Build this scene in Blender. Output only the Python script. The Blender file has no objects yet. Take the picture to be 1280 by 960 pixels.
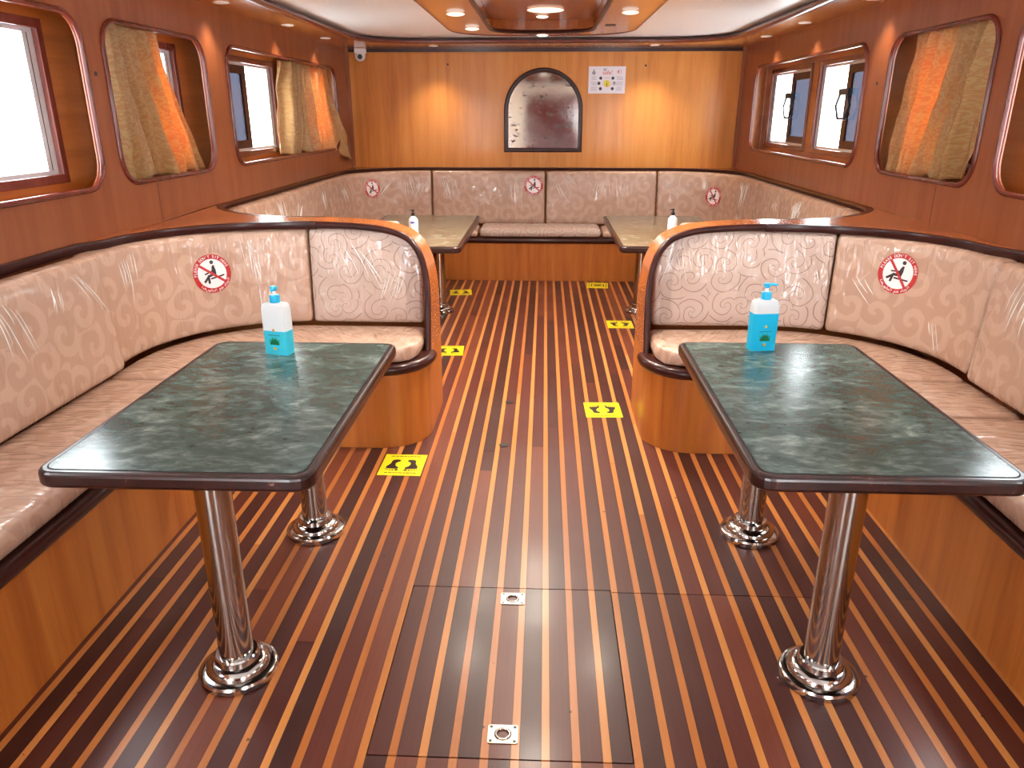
import bpy, bmesh, math, random
from mathutils import Vector, Matrix, noise
from mathutils.bvhtree import BVHTree
random.seed(7)
PI = math.pi
SC = bpy.context.scene
COL = SC.collection

# ------------------------------------------------------------------ camera
F_PX = 940.0
PITCH = math.atan(338 / 940.0)
YAW = math.atan(42 / (940 / math.cos(PITCH)))
CAM_H = 1.62
cam_data = bpy.data.cameras.new('camera')
cam_data.sensor_width = 36.0
cam_data.lens = F_PX / 1280 * 36.0
cam_data.clip_start = 0.05
cam = bpy.data.objects.new('camera', cam_data)
COL.objects.link(cam)
cam.location = (0, 0, CAM_H)
cam.rotation_euler = (PI / 2 - PITCH, 0, YAW)
SC.camera = cam

# ------------------------------------------------------------------ world, exposure
world = bpy.data.worlds.new('overcast_sky')
SC.world = world
world.use_nodes = True
bgn = world.node_tree.nodes['Background']
bgn.inputs['Color'].default_value = (0.93, 0.97, 1.0, 1)
bgn.inputs['Strength'].default_value = 15.5
SC.view_settings.view_transform = 'Standard'
SC.view_settings.look = 'None'
SC.view_settings.gamma = 1.0
SC.view_settings.use_curve_mapping = False
SC.view_settings.exposure = 0.52
LAMP_W = 40.0

# ------------------------------------------------------------------ pixel helpers (directions only)
_R = Vector((math.cos(YAW), math.sin(YAW), 0))
_F = Vector((-math.sin(YAW) * math.cos(PITCH), math.cos(YAW) * math.cos(PITCH), -math.sin(PITCH)))
_U = _R.cross(_F)
EYE = Vector((0, 0, CAM_H))
def pix_ray(u, v):
    return (_R * ((u - 640) / F_PX) - _U * ((v - 480) / F_PX) + _F).normalized()

# ------------------------------------------------------------------ materials
MATS = {}
class NT:
    def __init__(self, name):
        self.m = bpy.data.materials.new(name)
        self.m.use_nodes = True
        self.t = self.m.node_tree
        self.b = self.t.nodes['Principled BSDF']
        MATS[name] = self.m
    def n(self, kind, **kw):
        nd = self.t.nodes.new(kind)
        for k, v in kw.items():
            if k.startswith('i_'):
                key = k[2:].replace('_', ' ')
                key = int(key) if key.isdigit() else key
                nd.inputs[key].default_value = v
            else:
                setattr(nd, k, v)
        return nd
    def l(self, a, b):
        self.t.links.new(a, b)
    def set(self, **kw):
        for k, v in kw.items():
            self.b.inputs[k.replace('_', ' ')].default_value = v
    def math(self, op, a, b=None, c=None):
        nd = self.n('ShaderNodeMath', operation=op)
        for i, x in enumerate((a, b, c)):
            if x is None: continue
            if isinstance(x, (int, float)): nd.inputs[i].default_value = x
            else: self.l(x, nd.inputs[i])
        return nd.outputs[0]
    def ramp(self, fac, stops):
        nd = self.n('ShaderNodeValToRGB')
        e = nd.color_ramp.elements
        while len(e) < len(stops): e.new(0.5)
        for el, (p, c) in zip(e, stops):
            el.position = p; el.color = (*c, 1)
        self.l(fac, nd.inputs[0])
        return nd.outputs[0]
    def mix(self, fac, a, b, mode='MIX'):
        nd = self.n('ShaderNodeMix', data_type='RGBA', blend_type=mode)
        for sock, x in ((nd.inputs[0], fac), (nd.inputs[6], a), (nd.inputs[7], b)):
            if isinstance(x, (int, float)): sock.default_value = x
            elif isinstance(x, tuple): sock.default_value = (*x, 1)
            else: self.l(x, sock)
        return nd.outputs[2]
    def bump(self, h, strength=0.2, dist=0.01):
        nd = self.n('ShaderNodeBump')
        nd.inputs['Strength'].default_value = strength
        nd.inputs['Distance'].default_value = dist
        self.l(h, nd.inputs['Height'])
        return nd.outputs[0]

def srgb(r, g, b):
    f = lambda c: (c / 255 / 12.92) if c / 255 <= 0.04045 else ((c / 255 + 0.055) / 1.055) ** 2.4
    return (f(r), f(g), f(b))

def plain(name, col, rough=0.5, metal=0.0, coat=0.0, spec=0.5):
    m = NT(name)
    m.set(Base_Color=(*col, 1), Roughness=rough, Metallic=metal)
    m.b.inputs['Coat Weight'].default_value = coat
    m.b.inputs['Specular IOR Level'].default_value = spec
    return m.m

def veneer(name, c1, c2, c3, axis='Z', rough=0.3, coat=0.35, scale=1.0, spec=0.3):
    """varnished wood, grain running along axis (world space)"""
    m = NT(name)
    g = m.n('ShaderNodeNewGeometry')
    mp = m.n('ShaderNodeMapping')
    s = {'Z': (14, 14, 0.9), 'Y': (14, 0.9, 14), 'X': (0.9, 14, 14)}[axis]
    mp.inputs['Scale'].default_value = tuple(k * scale for k in s)
    m.l(g.outputs['Position'], mp.inputs['Vector'])
    n1 = m.n('ShaderNodeTexNoise', i_Scale=1.0, i_Detail=5.0, i_Distortion=0.5)
    m.l(mp.outputs[0], n1.inputs['Vector'])
    n2 = m.n('ShaderNodeTexNoise', i_Scale=7.0, i_Detail=3.0)
    m.l(mp.outputs[0], n2.inputs['Vector'])
    n3 = m.n('ShaderNodeTexNoise', i_Scale=0.9, i_Detail=2.0)
    m.l(g.outputs['Position'], n3.inputs['Vector'])
    f = m.math('MULTIPLY_ADD', n2.outputs['Fac'], 0.25, m.math('MULTIPLY', n1.outputs['Fac'], 0.75))
    col = m.ramp(f, [(0.3, c1), (0.5, c2), (0.72, c3)])
    col = m.mix(m.math('MULTIPLY', n3.outputs['Fac'], 0.45), col, c1)
    m.l(col, m.b.inputs['Base Color'])
    m.set(Roughness=rough)
    m.b.inputs['Coat Weight'].default_value = coat
    m.b.inputs['Coat Roughness'].default_value = 0.12
    m.b.inputs['Specular IOR Level'].default_value = spec
    m.l(m.bump(n2.outputs['Fac'], 0.05, 0.004), m.b.inputs['Normal'])
    return m.m

veneer('wood_back', srgb(188, 112, 42), srgb(212, 136, 56), srgb(222, 154, 74), 'Z', 0.36, 0.14)
veneer('wood_side', srgb(132, 70, 40), srgb(150, 84, 49), srgb(162, 98, 60), 'Z', 0.34, 0.14)
veneer('wood_base', srgb(152, 80, 30), srgb(178, 102, 40), srgb(194, 120, 54), 'Z', 0.33, 0.18)
veneer('wood_ledge', srgb(158, 86, 48), srgb(180, 106, 60), srgb(196, 124, 76), 'X', 0.22, 0.5)
veneer('wood_soffit', srgb(196, 122, 52), srgb(214, 140, 66), srgb(226, 158, 84), 'Y', 0.2, 0.6)
veneer('wood_fixture', srgb(130, 66, 28), srgb(150, 80, 36), srgb(166, 96, 48), 'Y', 0.25, 0.5)
veneer('wood_recess', srgb(150, 84, 34), srgb(172, 100, 44), srgb(186, 116, 56), 'Y', 0.35, 0.2)
veneer('wood_dark', srgb(42, 17, 14), srgb(56, 22, 18), srgb(64, 26, 20), 'Y', 0.3, 0.12, spec=0.22)
veneer('wood_mahogany', srgb(84, 34, 27), srgb(106, 45, 36), srgb(126, 58, 47), 'Z', 0.25, 0.45)

def plank_mat(name, stops, grain, rough):
    m = NT(name)
    oi = m.n('ShaderNodeObjectInfo')
    g = m.n('ShaderNodeNewGeometry')
    off = m.n('ShaderNodeVectorMath', operation='SCALE')
    cmb = m.n('ShaderNodeCombineXYZ')
    m.l(oi.outputs['Random'], cmb.inputs[0]); m.l(oi.outputs['Random'], cmb.inputs[1])
    m.l(cmb.outputs[0], off.inputs[0]); off.inputs['Scale'].default_value = 37.0
    add = m.n('ShaderNodeVectorMath', operation='ADD')
    m.l(g.outputs['Position'], add.inputs[0]); m.l(off.outputs[0], add.inputs[1])
    mp = m.n('ShaderNodeMapping'); mp.inputs['Scale'].default_value = (70, 2.2, 40)
    m.l(add.outputs[0], mp.inputs['Vector'])
    n1 = m.n('ShaderNodeTexNoise', i_Scale=1.0, i_Detail=5.0, i_Distortion=0.8)
    m.l(mp.outputs[0], n1.inputs['Vector'])
    n2 = m.n('ShaderNodeTexNoise', i_Scale=2.3, i_Detail=4.0)
    m.l(g.outputs['Position'], n2.inputs['Vector'])
    base = m.ramp(oi.outputs['Random'], stops)
    col = m.mix(m.math('MULTIPLY', n1.outputs['Fac'], grain), base, tuple(c * 0.42 for c in stops[0][1]))
    # nail plugs and small stains
    v = m.n('ShaderNodeTexVoronoi', i_Scale=9.0)
    m.l(g.outputs['Position'], v.inputs['Vector'])
    dot = m.math('LESS_THAN', v.outputs['Distance'], 0.05)
    col = m.mix(m.math('MULTIPLY', dot, 0.75), col, (0.02, 0.008, 0.005))
    m.l(col, m.b.inputs['Base Color'])
    r = m.math('MULTIPLY_ADD', n2.outputs['Fac'], 0.3, rough - 0.13)
    m.l(r, m.b.inputs['Roughness'])
    m.b.inputs['Coat Weight'].default_value = 0.16
    m.b.inputs['Specular IOR Level'].default_value = 0.35
    m.l(m.math('MULTIPLY_ADD', n2.outputs['Fac'], 0.25, 0.08), m.b.inputs['Coat Roughness'])
    m.l(m.bump(n1.outputs['Fac'], 0.08, 0.002), m.b.inputs['Normal'])
plank_mat('plank_dark', [(0.0, srgb(60, 26, 22)), (0.35, srgb(80, 34, 27)), (0.7, srgb(98, 43, 32)), (1.0, srgb(124, 62, 40))], 0.45, 0.42)
plank_mat('plank_light', [(0.0, srgb(172, 100, 46)), (0.5, srgb(188, 116, 56)), (1.0, srgb(202, 134, 70))], 0.3, 0.36)

def fabric(name, style):
    """pink-beige damask with scrolls, wrapped in clear plastic (coat)"""
    m = NT(name)
    uv = m.n('ShaderNodeUVMap')
    nz = m.n('ShaderNodeTexNoise', i_Scale=7.0, i_Detail=1.0)
    m.l(uv.outputs[0], nz.inputs['Vector'])
    d = m.n('ShaderNodeVectorMath', operation='SCALE'); d.inputs['Scale'].default_value = 0.035
    m.l(nz.outputs['Color'], d.inputs[0])
    ad = m.n('ShaderNodeVectorMath', operation='ADD')
    m.l(uv.outputs[0], ad.inputs[0]); m.l(d.outputs[0], ad.inputs[1])
    masks = []
    for scale, kk, offs in ((7.5 if style == 'line' else 6.2, 1.75, 0.0),):
        v = m.n('ShaderNodeTexVoronoi', voronoi_dimensions='2D', feature='F1')
        v.inputs['Scale'].default_value = scale
        v.inputs['Randomness'].default_value = 0.8
        m.l(ad.outputs[0], v.inputs['Vector'])
        sc = m.n('ShaderNodeVectorMath', operation='SCALE'); sc.inputs['Scale'].default_value = scale
        sub = m.n('ShaderNodeVectorMath', operation='SUBTRACT')
        m.l(ad.outputs[0], sub.inputs[0]); m.l(v.outputs['Position'], sub.inputs[1])
        m.l(sub.outputs[0], sc.inputs[0])
        sp = m.n('ShaderNodeSeparateXYZ'); m.l(sc.outputs[0], sp.inputs[0])
        ang = m.math('ARCTAN2', sp.outputs[1], sp.outputs[0])
        cs = m.n('ShaderNodeSeparateColor'); m.l(v.outputs['Color'], cs.inputs[0])
        sgn = m.math('SIGN', m.math('SUBTRACT', cs.outputs[0], 0.5))
        r = v.outputs['Distance']
        ph = m.math('ADD', m.math('MULTIPLY', m.math('MULTIPLY', ang, 1 / (2 * PI)), sgn),
                    m.math('ADD', m.math('MULTIPLY', m.math('POWER', r, 0.8), kk), cs.outputs[1]))
        fr = m.math('FRACT', ph)
        if style == 'line':
            a = m.math('ABSOLUTE', m.math('SUBTRACT', m.math('FRACT', m.math('MULTIPLY', ph, 1.0)), 0.5))
            ln = m.math('LESS_THAN', m.math('ABSOLUTE', m.math('SUBTRACT', a, 0.22)), 0.026)
            masks.append(ln)
        else:
            a = m.math('ABSOLUTE', m.math('SUBTRACT', fr, 0.5))
            sm = m.n('ShaderNodeMapRange', interpolation_type='SMOOTHSTEP')
            sm.inputs['From Min'].default_value = 0.19; sm.inputs['From Max'].default_value = 0.25
            m.l(a, sm.inputs['Value'])
            masks.append(sm.outputs[0])
    fine = m.n('ShaderNodeTexNoise', i_Scale=260.0, i_Detail=2.0)
    m.l(uv.outputs[0], fine.inputs['Vector'])
    if style == 'line':
        base = m.mix(m.math('MULTIPLY', fine.outputs['Fac'], 0.35), srgb(192, 167, 153), srgb(170, 142, 127))
        col = m.mix(m.math('MULTIPLY', masks[0], 0.8), base, srgb(120, 88, 78))
    else:
        base = m.mix(m.math('MULTIPLY', fine.outputs['Fac'], 0.35), srgb(192, 158, 136), srgb(172, 137, 118))
        col = m.mix(m.math('MULTIPLY', masks[0], 0.5), base, srgb(166, 127, 106))
    m.l(col, m.b.inputs['Base Color'])
    m.set(Roughness=0.6)
    # the plastic wrap
    mp = m.n('ShaderNodeMapping'); mp.inputs['Scale'].default_value = (15, 3.4, 1)
    mp.inputs['Rotation'].default_value = (0, 0, 0.6)
    m.l(uv.outputs[0], mp.inputs['Vector'])
    w1 = m.n('ShaderNodeTexNoise', i_Scale=1.6, i_Detail=3.0, i_Distortion=1.2)
    w1.noise_type = 'RIDGED_MULTIFRACTAL'
    m.l(mp.outputs[0], w1.inputs['Vector'])
    m.b.inputs['Coat Weight'].default_value = 0.8
    m.b.inputs['Coat Roughness'].default_value = 0.06
    m.b.inputs['Coat IOR'].default_value = 1.55
    m.l(m.bump(w1.outputs['Fac'], 0.9, 0.022), m.b.inputs['Coat Normal'])
    m.l(m.bump(fine.outputs['Fac'], 0.1, 0.002), m.b.inputs['Normal'])
fabric('fabric_line', 'line')
fabric('fabric_band', 'band')

def glint_mat():
    m = NT('film_glint')
    t = m.n('ShaderNodeBsdfTransparent')
    m.set(Base_Color=(0.95, 0.94, 0.92, 1), Roughness=0.12)  # whitish film folds, the colour standing in for bright streaks on the wrap
    mx_ = m.n('ShaderNodeMixShader'); mx_.inputs[0].default_value = 0.8
    m.l(t.outputs[0], mx_.inputs[1]); m.l(m.b.outputs[0], mx_.inputs[2])
    m.l(mx_.outputs[0], m.t.nodes['Material Output'].inputs['Surface'])
glint_mat()
def marble(name, dark, mid, light):
    m = NT(name)
    g = m.n('ShaderNodeNewGeometry')
    mp = m.n('ShaderNodeMapping'); mp.inputs['Scale'].default_value = (2.4, 4.5, 1)
    mp.inputs['Rotation'].default_value = (0, 0, 0.5)
    m.l(g.outputs['Position'], mp.inputs['Vector'])
    n1 = m.n('ShaderNodeTexNoise', i_Scale=1.5, i_Detail=8.0, i_Roughness=0.68, i_Distortion=1.6)
    m.l(mp.outputs[0], n1.inputs['Vector'])
    n2 = m.n('ShaderNodeTexNoise', i_Scale=9.0, i_Detail=6.0, i_Distortion=0.6)
    m.l(mp.outputs[0], n2.inputs['Vector'])
    f = m.math('MULTIPLY_ADD', n2.outputs['Fac'], 0.35, m.math('MULTIPLY', n1.outputs['Fac'], 0.65))
    col = m.ramp(f, [(0.34, dark), (0.48, mid), (0.58, tuple(a * 0.8 + b * 0.2 for a, b in zip(mid, light))), (0.76, light)])
    m.l(col, m.b.inputs['Base Color'])
    m.l(m.math('MULTIPLY_ADD', n2.outputs['Fac'], 0.07, 0.17), m.b.inputs['Roughness'])
    m.b.inputs['Specular IOR Level'].default_value = 0.5
marble('marble_green', srgb(46, 66, 62), srgb(62, 82, 77), srgb(166, 184, 176))
marble('marble_far', srgb(66, 66, 54), srgb(108, 102, 86), srgb(190, 186, 168))

def worn_edge():
    m = NT('table_edge')
    g = m.n('ShaderNodeNewGeometry')
    n1 = m.n('ShaderNodeTexNoise', i_Scale=30.0, i_Detail=6.0, i_Roughness=0.7)
    m.l(g.outputs['Position'], n1.inputs['Vector'])
    col = m.ramp(n1.outputs['Fac'], [(0.4, srgb(30, 12, 11)), (0.62, srgb(50, 21, 18)), (0.69, srgb(110, 74, 62)), (0.78, srgb(170, 140, 124))])
    m.l(col, m.b.inputs['Base Color'])
    m.set(Roughness=0.28)
    m.b.inputs['Coat Weight'].default_value = 0.15
worn_edge()

plain('chrome', (0.5, 0.48, 0.46), 0.12, 1.0)
plain('steel', (0.36, 0.33, 0.29), 0.4, 1.0)
plain('aluminium', (0.72, 0.74, 0.76), 0.4, 0.6)
plain('ceiling_white', srgb(250, 249, 247), 0.35)
plain('cream_paint', srgb(236, 226, 200), 0.5)
plain('black', (0.012, 0.012, 0.014), 0.4)
plain('white_plastic', srgb(240, 240, 242), 0.35)
plain('sticker_red', srgb(176, 34, 34), 0.35)
plain('sticker_white', srgb(238, 226, 226), 0.35)
plain('sticker_yellow', srgb(228, 206, 20), 0.4)
plain('print_black', srgb(40, 30, 34), 0.4)
plain('print_grey', srgb(150, 146, 158), 0.5)
plain('print_navy', srgb(48, 54, 84), 0.5)
plain('print_red', srgb(200, 50, 56), 0.5)
plain('print_yellow', srgb(226, 208, 70), 0.5)
plain('print_blue', srgb(60, 66, 150), 0.4)
plain('print_green', srgb(20, 128, 84), 0.4)
plain('print_teal', srgb(30, 110, 130), 0.4)
plain('print_gold', srgb(190, 150, 60), 0.4)
plain('poster_white', srgb(232, 226, 232), 0.4)
plain('pump_blue', srgb(40, 176, 220), 0.3)
plain('gap_black', (0.006, 0.004, 0.004), 0.8)
plain('paper_white', srgb(245, 245, 245), 0.6)

def liquid(name, col, trans, rough=0.3):
    m = NT(name)
    m.set(Base_Color=(*col, 1), Roughness=rough)
    m.b.inputs['Transmission Weight'].default_value = trans
    m.b.inputs['IOR'].default_value = 1.2
    m.b.inputs['Subsurface Weight'].default_value = 0.0
liquid('gel_blue', srgb(70, 205, 226), 0.25)
liquid('gel_blue_deep', srgb(36, 186, 226), 0.2)
liquid('bottle_frost', srgb(232, 236, 238), 0.3)

def lamp_mat(name, col, strength):
    m = NT(name)
    m.set(Base_Color=(0.9, 0.88, 0.82, 1))
    m.b.inputs['Emission Color'].default_value = (*col, 1)
    m.b.inputs['Emission Strength'].default_value = strength
lamp_mat('lamp_lit', (1.0, 0.9, 0.74), 0.75)

def glass_mat(name, col, gloss):
    m = NT(name)
    t = m.n('ShaderNodeBsdfTransparent'); t.inputs[0].default_value = (*col, 1)
    g = m.n('ShaderNodeBsdfGlossy'); g.inputs['Roughness'].default_value = 0.05
    mx = m.n('ShaderNodeMixShader'); mx.inputs[0].default_value = gloss
    m.l(t.outputs[0], mx.inputs[1]); m.l(g.outputs[0], mx.inputs[2])
    m.l(mx.outputs[0], m.t.nodes['Material Output'].inputs['Surface'])
glass_mat('glass_clear', (0.96, 0.98, 0.98), 0.05)
glass_mat('glass_tint', (0.1, 0.108, 0.13), 0.08)

def curtain_mat():
    m = NT('curtain_gold')
    uv = m.n('ShaderNodeUVMap')
    n1 = m.n('ShaderNodeTexNoise', i_Scale=26.0, i_Detail=3.0, i_Distortion=3.0)
    m.l(uv.outputs[0], n1.inputs['Vector'])
    f = m.ramp(n1.outputs['Fac'], [(0.46, (0, 0, 0)), (0.54, (1, 1, 1))])
    col = m.mix(f, srgb(178, 138, 84), srgb(190, 154, 100))
    m.l(col, m.b.inputs['Base Color'])
    m.l(m.math('MULTIPLY_ADD', f, -0.2, 0.5), m.b.inputs['Roughness'])
    m.b.inputs['Sheen Weight'].default_value = 0.2
    tr = m.n('ShaderNodeBsdfTranslucent')
    m.l(m.mix(f, srgb(255, 150, 40), srgb(255, 186, 84)), tr.inputs['Color'])
    mx = m.n('ShaderNodeMixShader'); mx.inputs[0].default_value = 0.25
    m.l(m.b.outputs[0], mx.inputs[1]); m.l(tr.outputs[0], mx.inputs[2])
    m.l(mx.outputs[0], m.t.nodes['Material Output'].inputs['Surface'])
curtain_mat()

def mirror_mat():
    m = NT('mirror_worn')
    g = m.n('ShaderNodeNewGeometry')
    mp = m.n('ShaderNodeMapping'); mp.inputs['Scale'].default_value = (7, 1, 16)
    m.l(g.outputs['Position'], mp.inputs['Vector'])
    n1 = m.n('ShaderNodeTexNoise', i_Scale=1.6, i_Detail=6.0, i_Roughness=0.7)
    m.l(mp.outputs[0], n1.inputs['Vector'])
    chips = m.ramp(n1.outputs['Fac'], [(0.585, (0, 0, 0)), (0.62, (1, 1, 1))])
    col = m.mix(chips, (0.88, 0.9, 0.92), (0.1, 0.06, 0.05))
    m.l(col, m.b.inputs['Base Color'])
    m.l(m.math('SUBTRACT', 1.0, chips), m.b.inputs['Metallic'])
    n2 = m.n('ShaderNodeTexNoise', i_Scale=4.0, i_Detail=4.0)
    m.l(g.outputs['Position'], n2.inputs['Vector'])
    m.l(m.math('MULTIPLY_ADD', n2.outputs['Fac'], 0.14, 0.0), m.b.inputs['Roughness'])
mirror_mat()

# ------------------------------------------------------------------ geometry helpers
def link(name, me, mat=None, parent=None, smooth=False, keep=False):
    o = bpy.data.objects.new(name, me)
    COL.objects.link(o)
    if mat: me.materials.append(MATS[mat])
    if parent: o.parent = parent
    if smooth:
        for p in me.polygons: p.use_smooth = True
    return o

def mesh(name, verts, faces, mat, parent=None, smooth=False, uv=None, fix=True, bevel=0.0, seg=2):
    me = bpy.data.meshes.new(name)
    off = Vector((0, 0, 0))
    if parent is not None: off = parent.matrix_world.translation if False else PLOC.get(parent.name, Vector((0, 0, 0)))
    me.from_pydata([tuple(Vector(v) - off) for v in verts], [], faces)
    if uv:
        lay = me.uv_layers.new(name='UVMap')
        for lp in me.loops: lay.data[lp.index].uv = uv[lp.vertex_index]
    if fix:
        bm = bmesh.new(); bm.from_mesh(me)
        bmesh.ops.recalc_face_normals(bm, faces=bm.faces[:])
        bm.to_mesh(me); bm.free()
    o = link(name, me, mat, parent, smooth)
    if bevel:
        b = o.modifiers.new('bevel', 'BEVEL'); b.width = bevel; b.segments = seg; b.limit_method = 'ANGLE'
        b.angle_limit = math.radians(50)
    return o

PLOC = {}     # world place of each thing's empty
def thing(name, label, cat, loc=(0, 0, 0), group=None):
    o = bpy.data.objects.new(name, None)
    COL.objects.link(o); o.location = loc; o.empty_display_size = 0.1
    PLOC[o.name] = Vector(loc)
    return tag(o, label, cat, group)
def tag(o, label, cat, group=None):
    o['label'] = label; o['category'] = cat
    if group: o['group'] = group
    return o
def struct(o, label=None):
    o['kind'] = 'structure'
    if label: o['label'] = label
    return o

def shade_auto(o, ang=40):
    me = o.data
    for p in me.polygons: p.use_smooth = True
    bm = bmesh.new(); bm.from_mesh(me)
    for e in bm.edges:
        if len(e.link_faces) == 2 and e.calc_face_angle(0) > math.radians(ang): e.smooth = False
    bm.to_mesh(me); bm.free()
    return o

BOXF = [(0, 1, 2, 3), (7, 6, 5, 4), (0, 4, 5, 1), (1, 5, 6, 2), (2, 6, 7, 3), (3, 7, 4, 0)]
def boxv(x0, x1, y0, y1, z0, z1):
    return [(x0, y0, z0), (x1, y0, z0), (x1, y1, z0), (x0, y1, z0), (x0, y0, z1), (x1, y0, z1), (x1, y1, z1), (x0, y1, z1)]
def boxes(name, bs, mat, parent=None, bevel=0.0):
    V, Fc = [], []
    for b in bs:
        k = len(V); V += boxv(*b); Fc += [tuple(i + k for i in f) for f in BOXF]
    return mesh(name, V, Fc, mat, parent, bevel=bevel)

def prism(name, poly, z0, z1, mat, parent=None, axis='z', bevel=0.0, seg=2, smooth=False):
    """extrude a 2D outline; axis z: (x,y); axis y: (x,z); axis x: (y,z)"""
    def P(a, b, h):
        return {'z': (a, b, h), 'y': (a, h, b), 'x': (h, a, b)}[axis]
    n = len(poly)
    V = [P(a, b, z0) for a, b in poly] + [P(a, b, z1) for a, b in poly]
    Fc = [tuple(range(n)), tuple(range(2 * n - 1, n - 1, -1))]
    Fc += [(i, (i + 1) % n, n + (i + 1) % n, n + i) for i in range(n)]
    o = mesh(name, V, Fc, mat, parent, bevel=bevel, seg=seg)
    if smooth: shade_auto(o)
    return o

def arc(cx, cy, r, a0, a1, n=10, ry=None):
    ry = r if ry is None else ry
    return [(cx + r * math.cos(math.radians(a0 + (a1 - a0) * i / n)), cy + ry * math.sin(math.radians(a0 + (a1 - a0) * i / n))) for i in range(n + 1)]

def rrect(x0, x1, y0, y1, r, n=6):
    return (arc(x1 - r, y0 + r, r, -90, 0, n) + arc(x1 - r, y1 - r, r, 0, 90, n) + arc(x0 + r, y1 - r, r, 90, 180, n) + arc(x0 + r, y0 + r, r, 180, 270, n))

def sweep(name, path, prof, mat, parent=None, up=(0, 0, 1), closed=False, smooth=True, caps=True):
    """path: 3D points; prof: (side, up) loop; side = tangent x up"""
    path = [Vector(p) for p in path]; up = Vector(up)
    n, k = len(path), len(prof)
    V = []
    for i, p in enumerate(path):
        if closed: a, b = path[i - 1], path[(i + 1) % n]
        else: a, b = path[max(i - 1, 0)], path[min(i + 1, n - 1)]
        t0 = (p - a); t1 = (b - p)
        if t0.length < 1e-9: t0 = t1
        if t1.length < 1e-9: t1 = t0
        t0 = t0.normalized(); t1 = t1.normalized()
        t = (t0 + t1).normalized()
        side = t.cross(up).normalized(); u2 = side.cross(t).normalized()
        mit = 1 / max(0.5, t.dot(t1))
        for (s, h) in prof: V.append(p + side * (s * mit) + u2 * h)
    Fc = []
    for i in range(n if closed else n - 1):
        j = (i + 1) % n
        for q in range(k):
            Fc.append((i * k + q, i * k + (q + 1) % k, j * k + (q + 1) % k, j * k + q))
    if caps and not closed:
        Fc += [tuple(range(k)), tuple(range((n - 1) * k, n * k))]
    o = mesh(name, V, Fc, mat, parent)
    if smooth: shade_auto(o)
    return o

def ell(a, b, n=10, ca=0.0, cb=0.0):
    return [(ca + a * math.cos(2 * PI * i / n), cb + b * math.sin(2 * PI * i / n)) for i in range(n)]

def lathe(name, prof, loc, mat, parent=None, n=32):
    V, Fc = [], []
    k = len(prof)
    for i in range(n):
        a = 2 * PI * i / n
        for r, z in prof: V.append((loc[0] + r * math.cos(a), loc[1] + r * math.sin(a), loc[2] + z))
    for i in range(n):
        j = (i + 1) % n
        for q in range(k - 1): Fc.append((i * k + q, j * k + q, j * k + q + 1, i * k + q + 1))
    Fc.append(tuple(i * k for i in range(n))); Fc.append(tuple(i * k + k - 1 for i in range(n)))
    o = mesh(name, V, Fc, mat, parent)
    shade_auto(o, 31)
    return o

def fill_holes(name, outer, holes, to3, mat, parent=None, thick=None):
    """flat sheet with holes; to3 maps (a,b)->3D; thick: vector to give it depth"""
    bm = bmesh.new()
    for lp in [outer] + holes:
        vs = [bm.verts.new(to3(a, b)) for a, b in lp]
        for i in range(len(vs)): bm.edges.new((vs[i], vs[(i + 1) % len(vs)]))
    bmesh.ops.triangle_fill(bm, use_beauty=True, use_dissolve=False, edges=bm.edges[:])
    if thick:
        r = bmesh.ops.extrude_face_region(bm, geom=bm.faces[:])
        bmesh.ops.translate(bm, vec=Vector(thick), verts=[v for v in r['geom'] if isinstance(v, bmesh.types.BMVert)])
    bmesh.ops.recalc_face_normals(bm, faces=bm.faces[:])
    me = bpy.data.meshes.new(name); 
    if parent is not None and parent.name in PLOC: bmesh.ops.translate(bm, vec=-PLOC[parent.name], verts=bm.verts[:])
    bm.to_mesh(me); bm.free()
    return link(name, me, mat, parent)

_txt = {}
def text_polys(s, size):
    if s not in _txt:
        cu = bpy.data.curves.new('tmp_text', 'FONT'); cu.body = s; cu.size = 1.0; cu.resolution_u = 3
        ob = bpy.data.objects.new('tmp_text', cu); COL.objects.link(ob)
        dg = bpy.context.evaluated_depsgraph_get()
        me = ob.evaluated_get(dg).to_mesh()
        V = [(v.co.x, v.co.y) for v in me.vertices]; Fc = [tuple(p.vertices) for p in me.polygons]
        ob.evaluated_get(dg).to_mesh_clear()
        bpy.data.objects.remove(ob); bpy.data.curves.remove(cu)
        _txt[s] = (V, Fc)
    V, Fc = _txt[s]
    return [(x * size, y * size) for x, y in V], Fc

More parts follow.
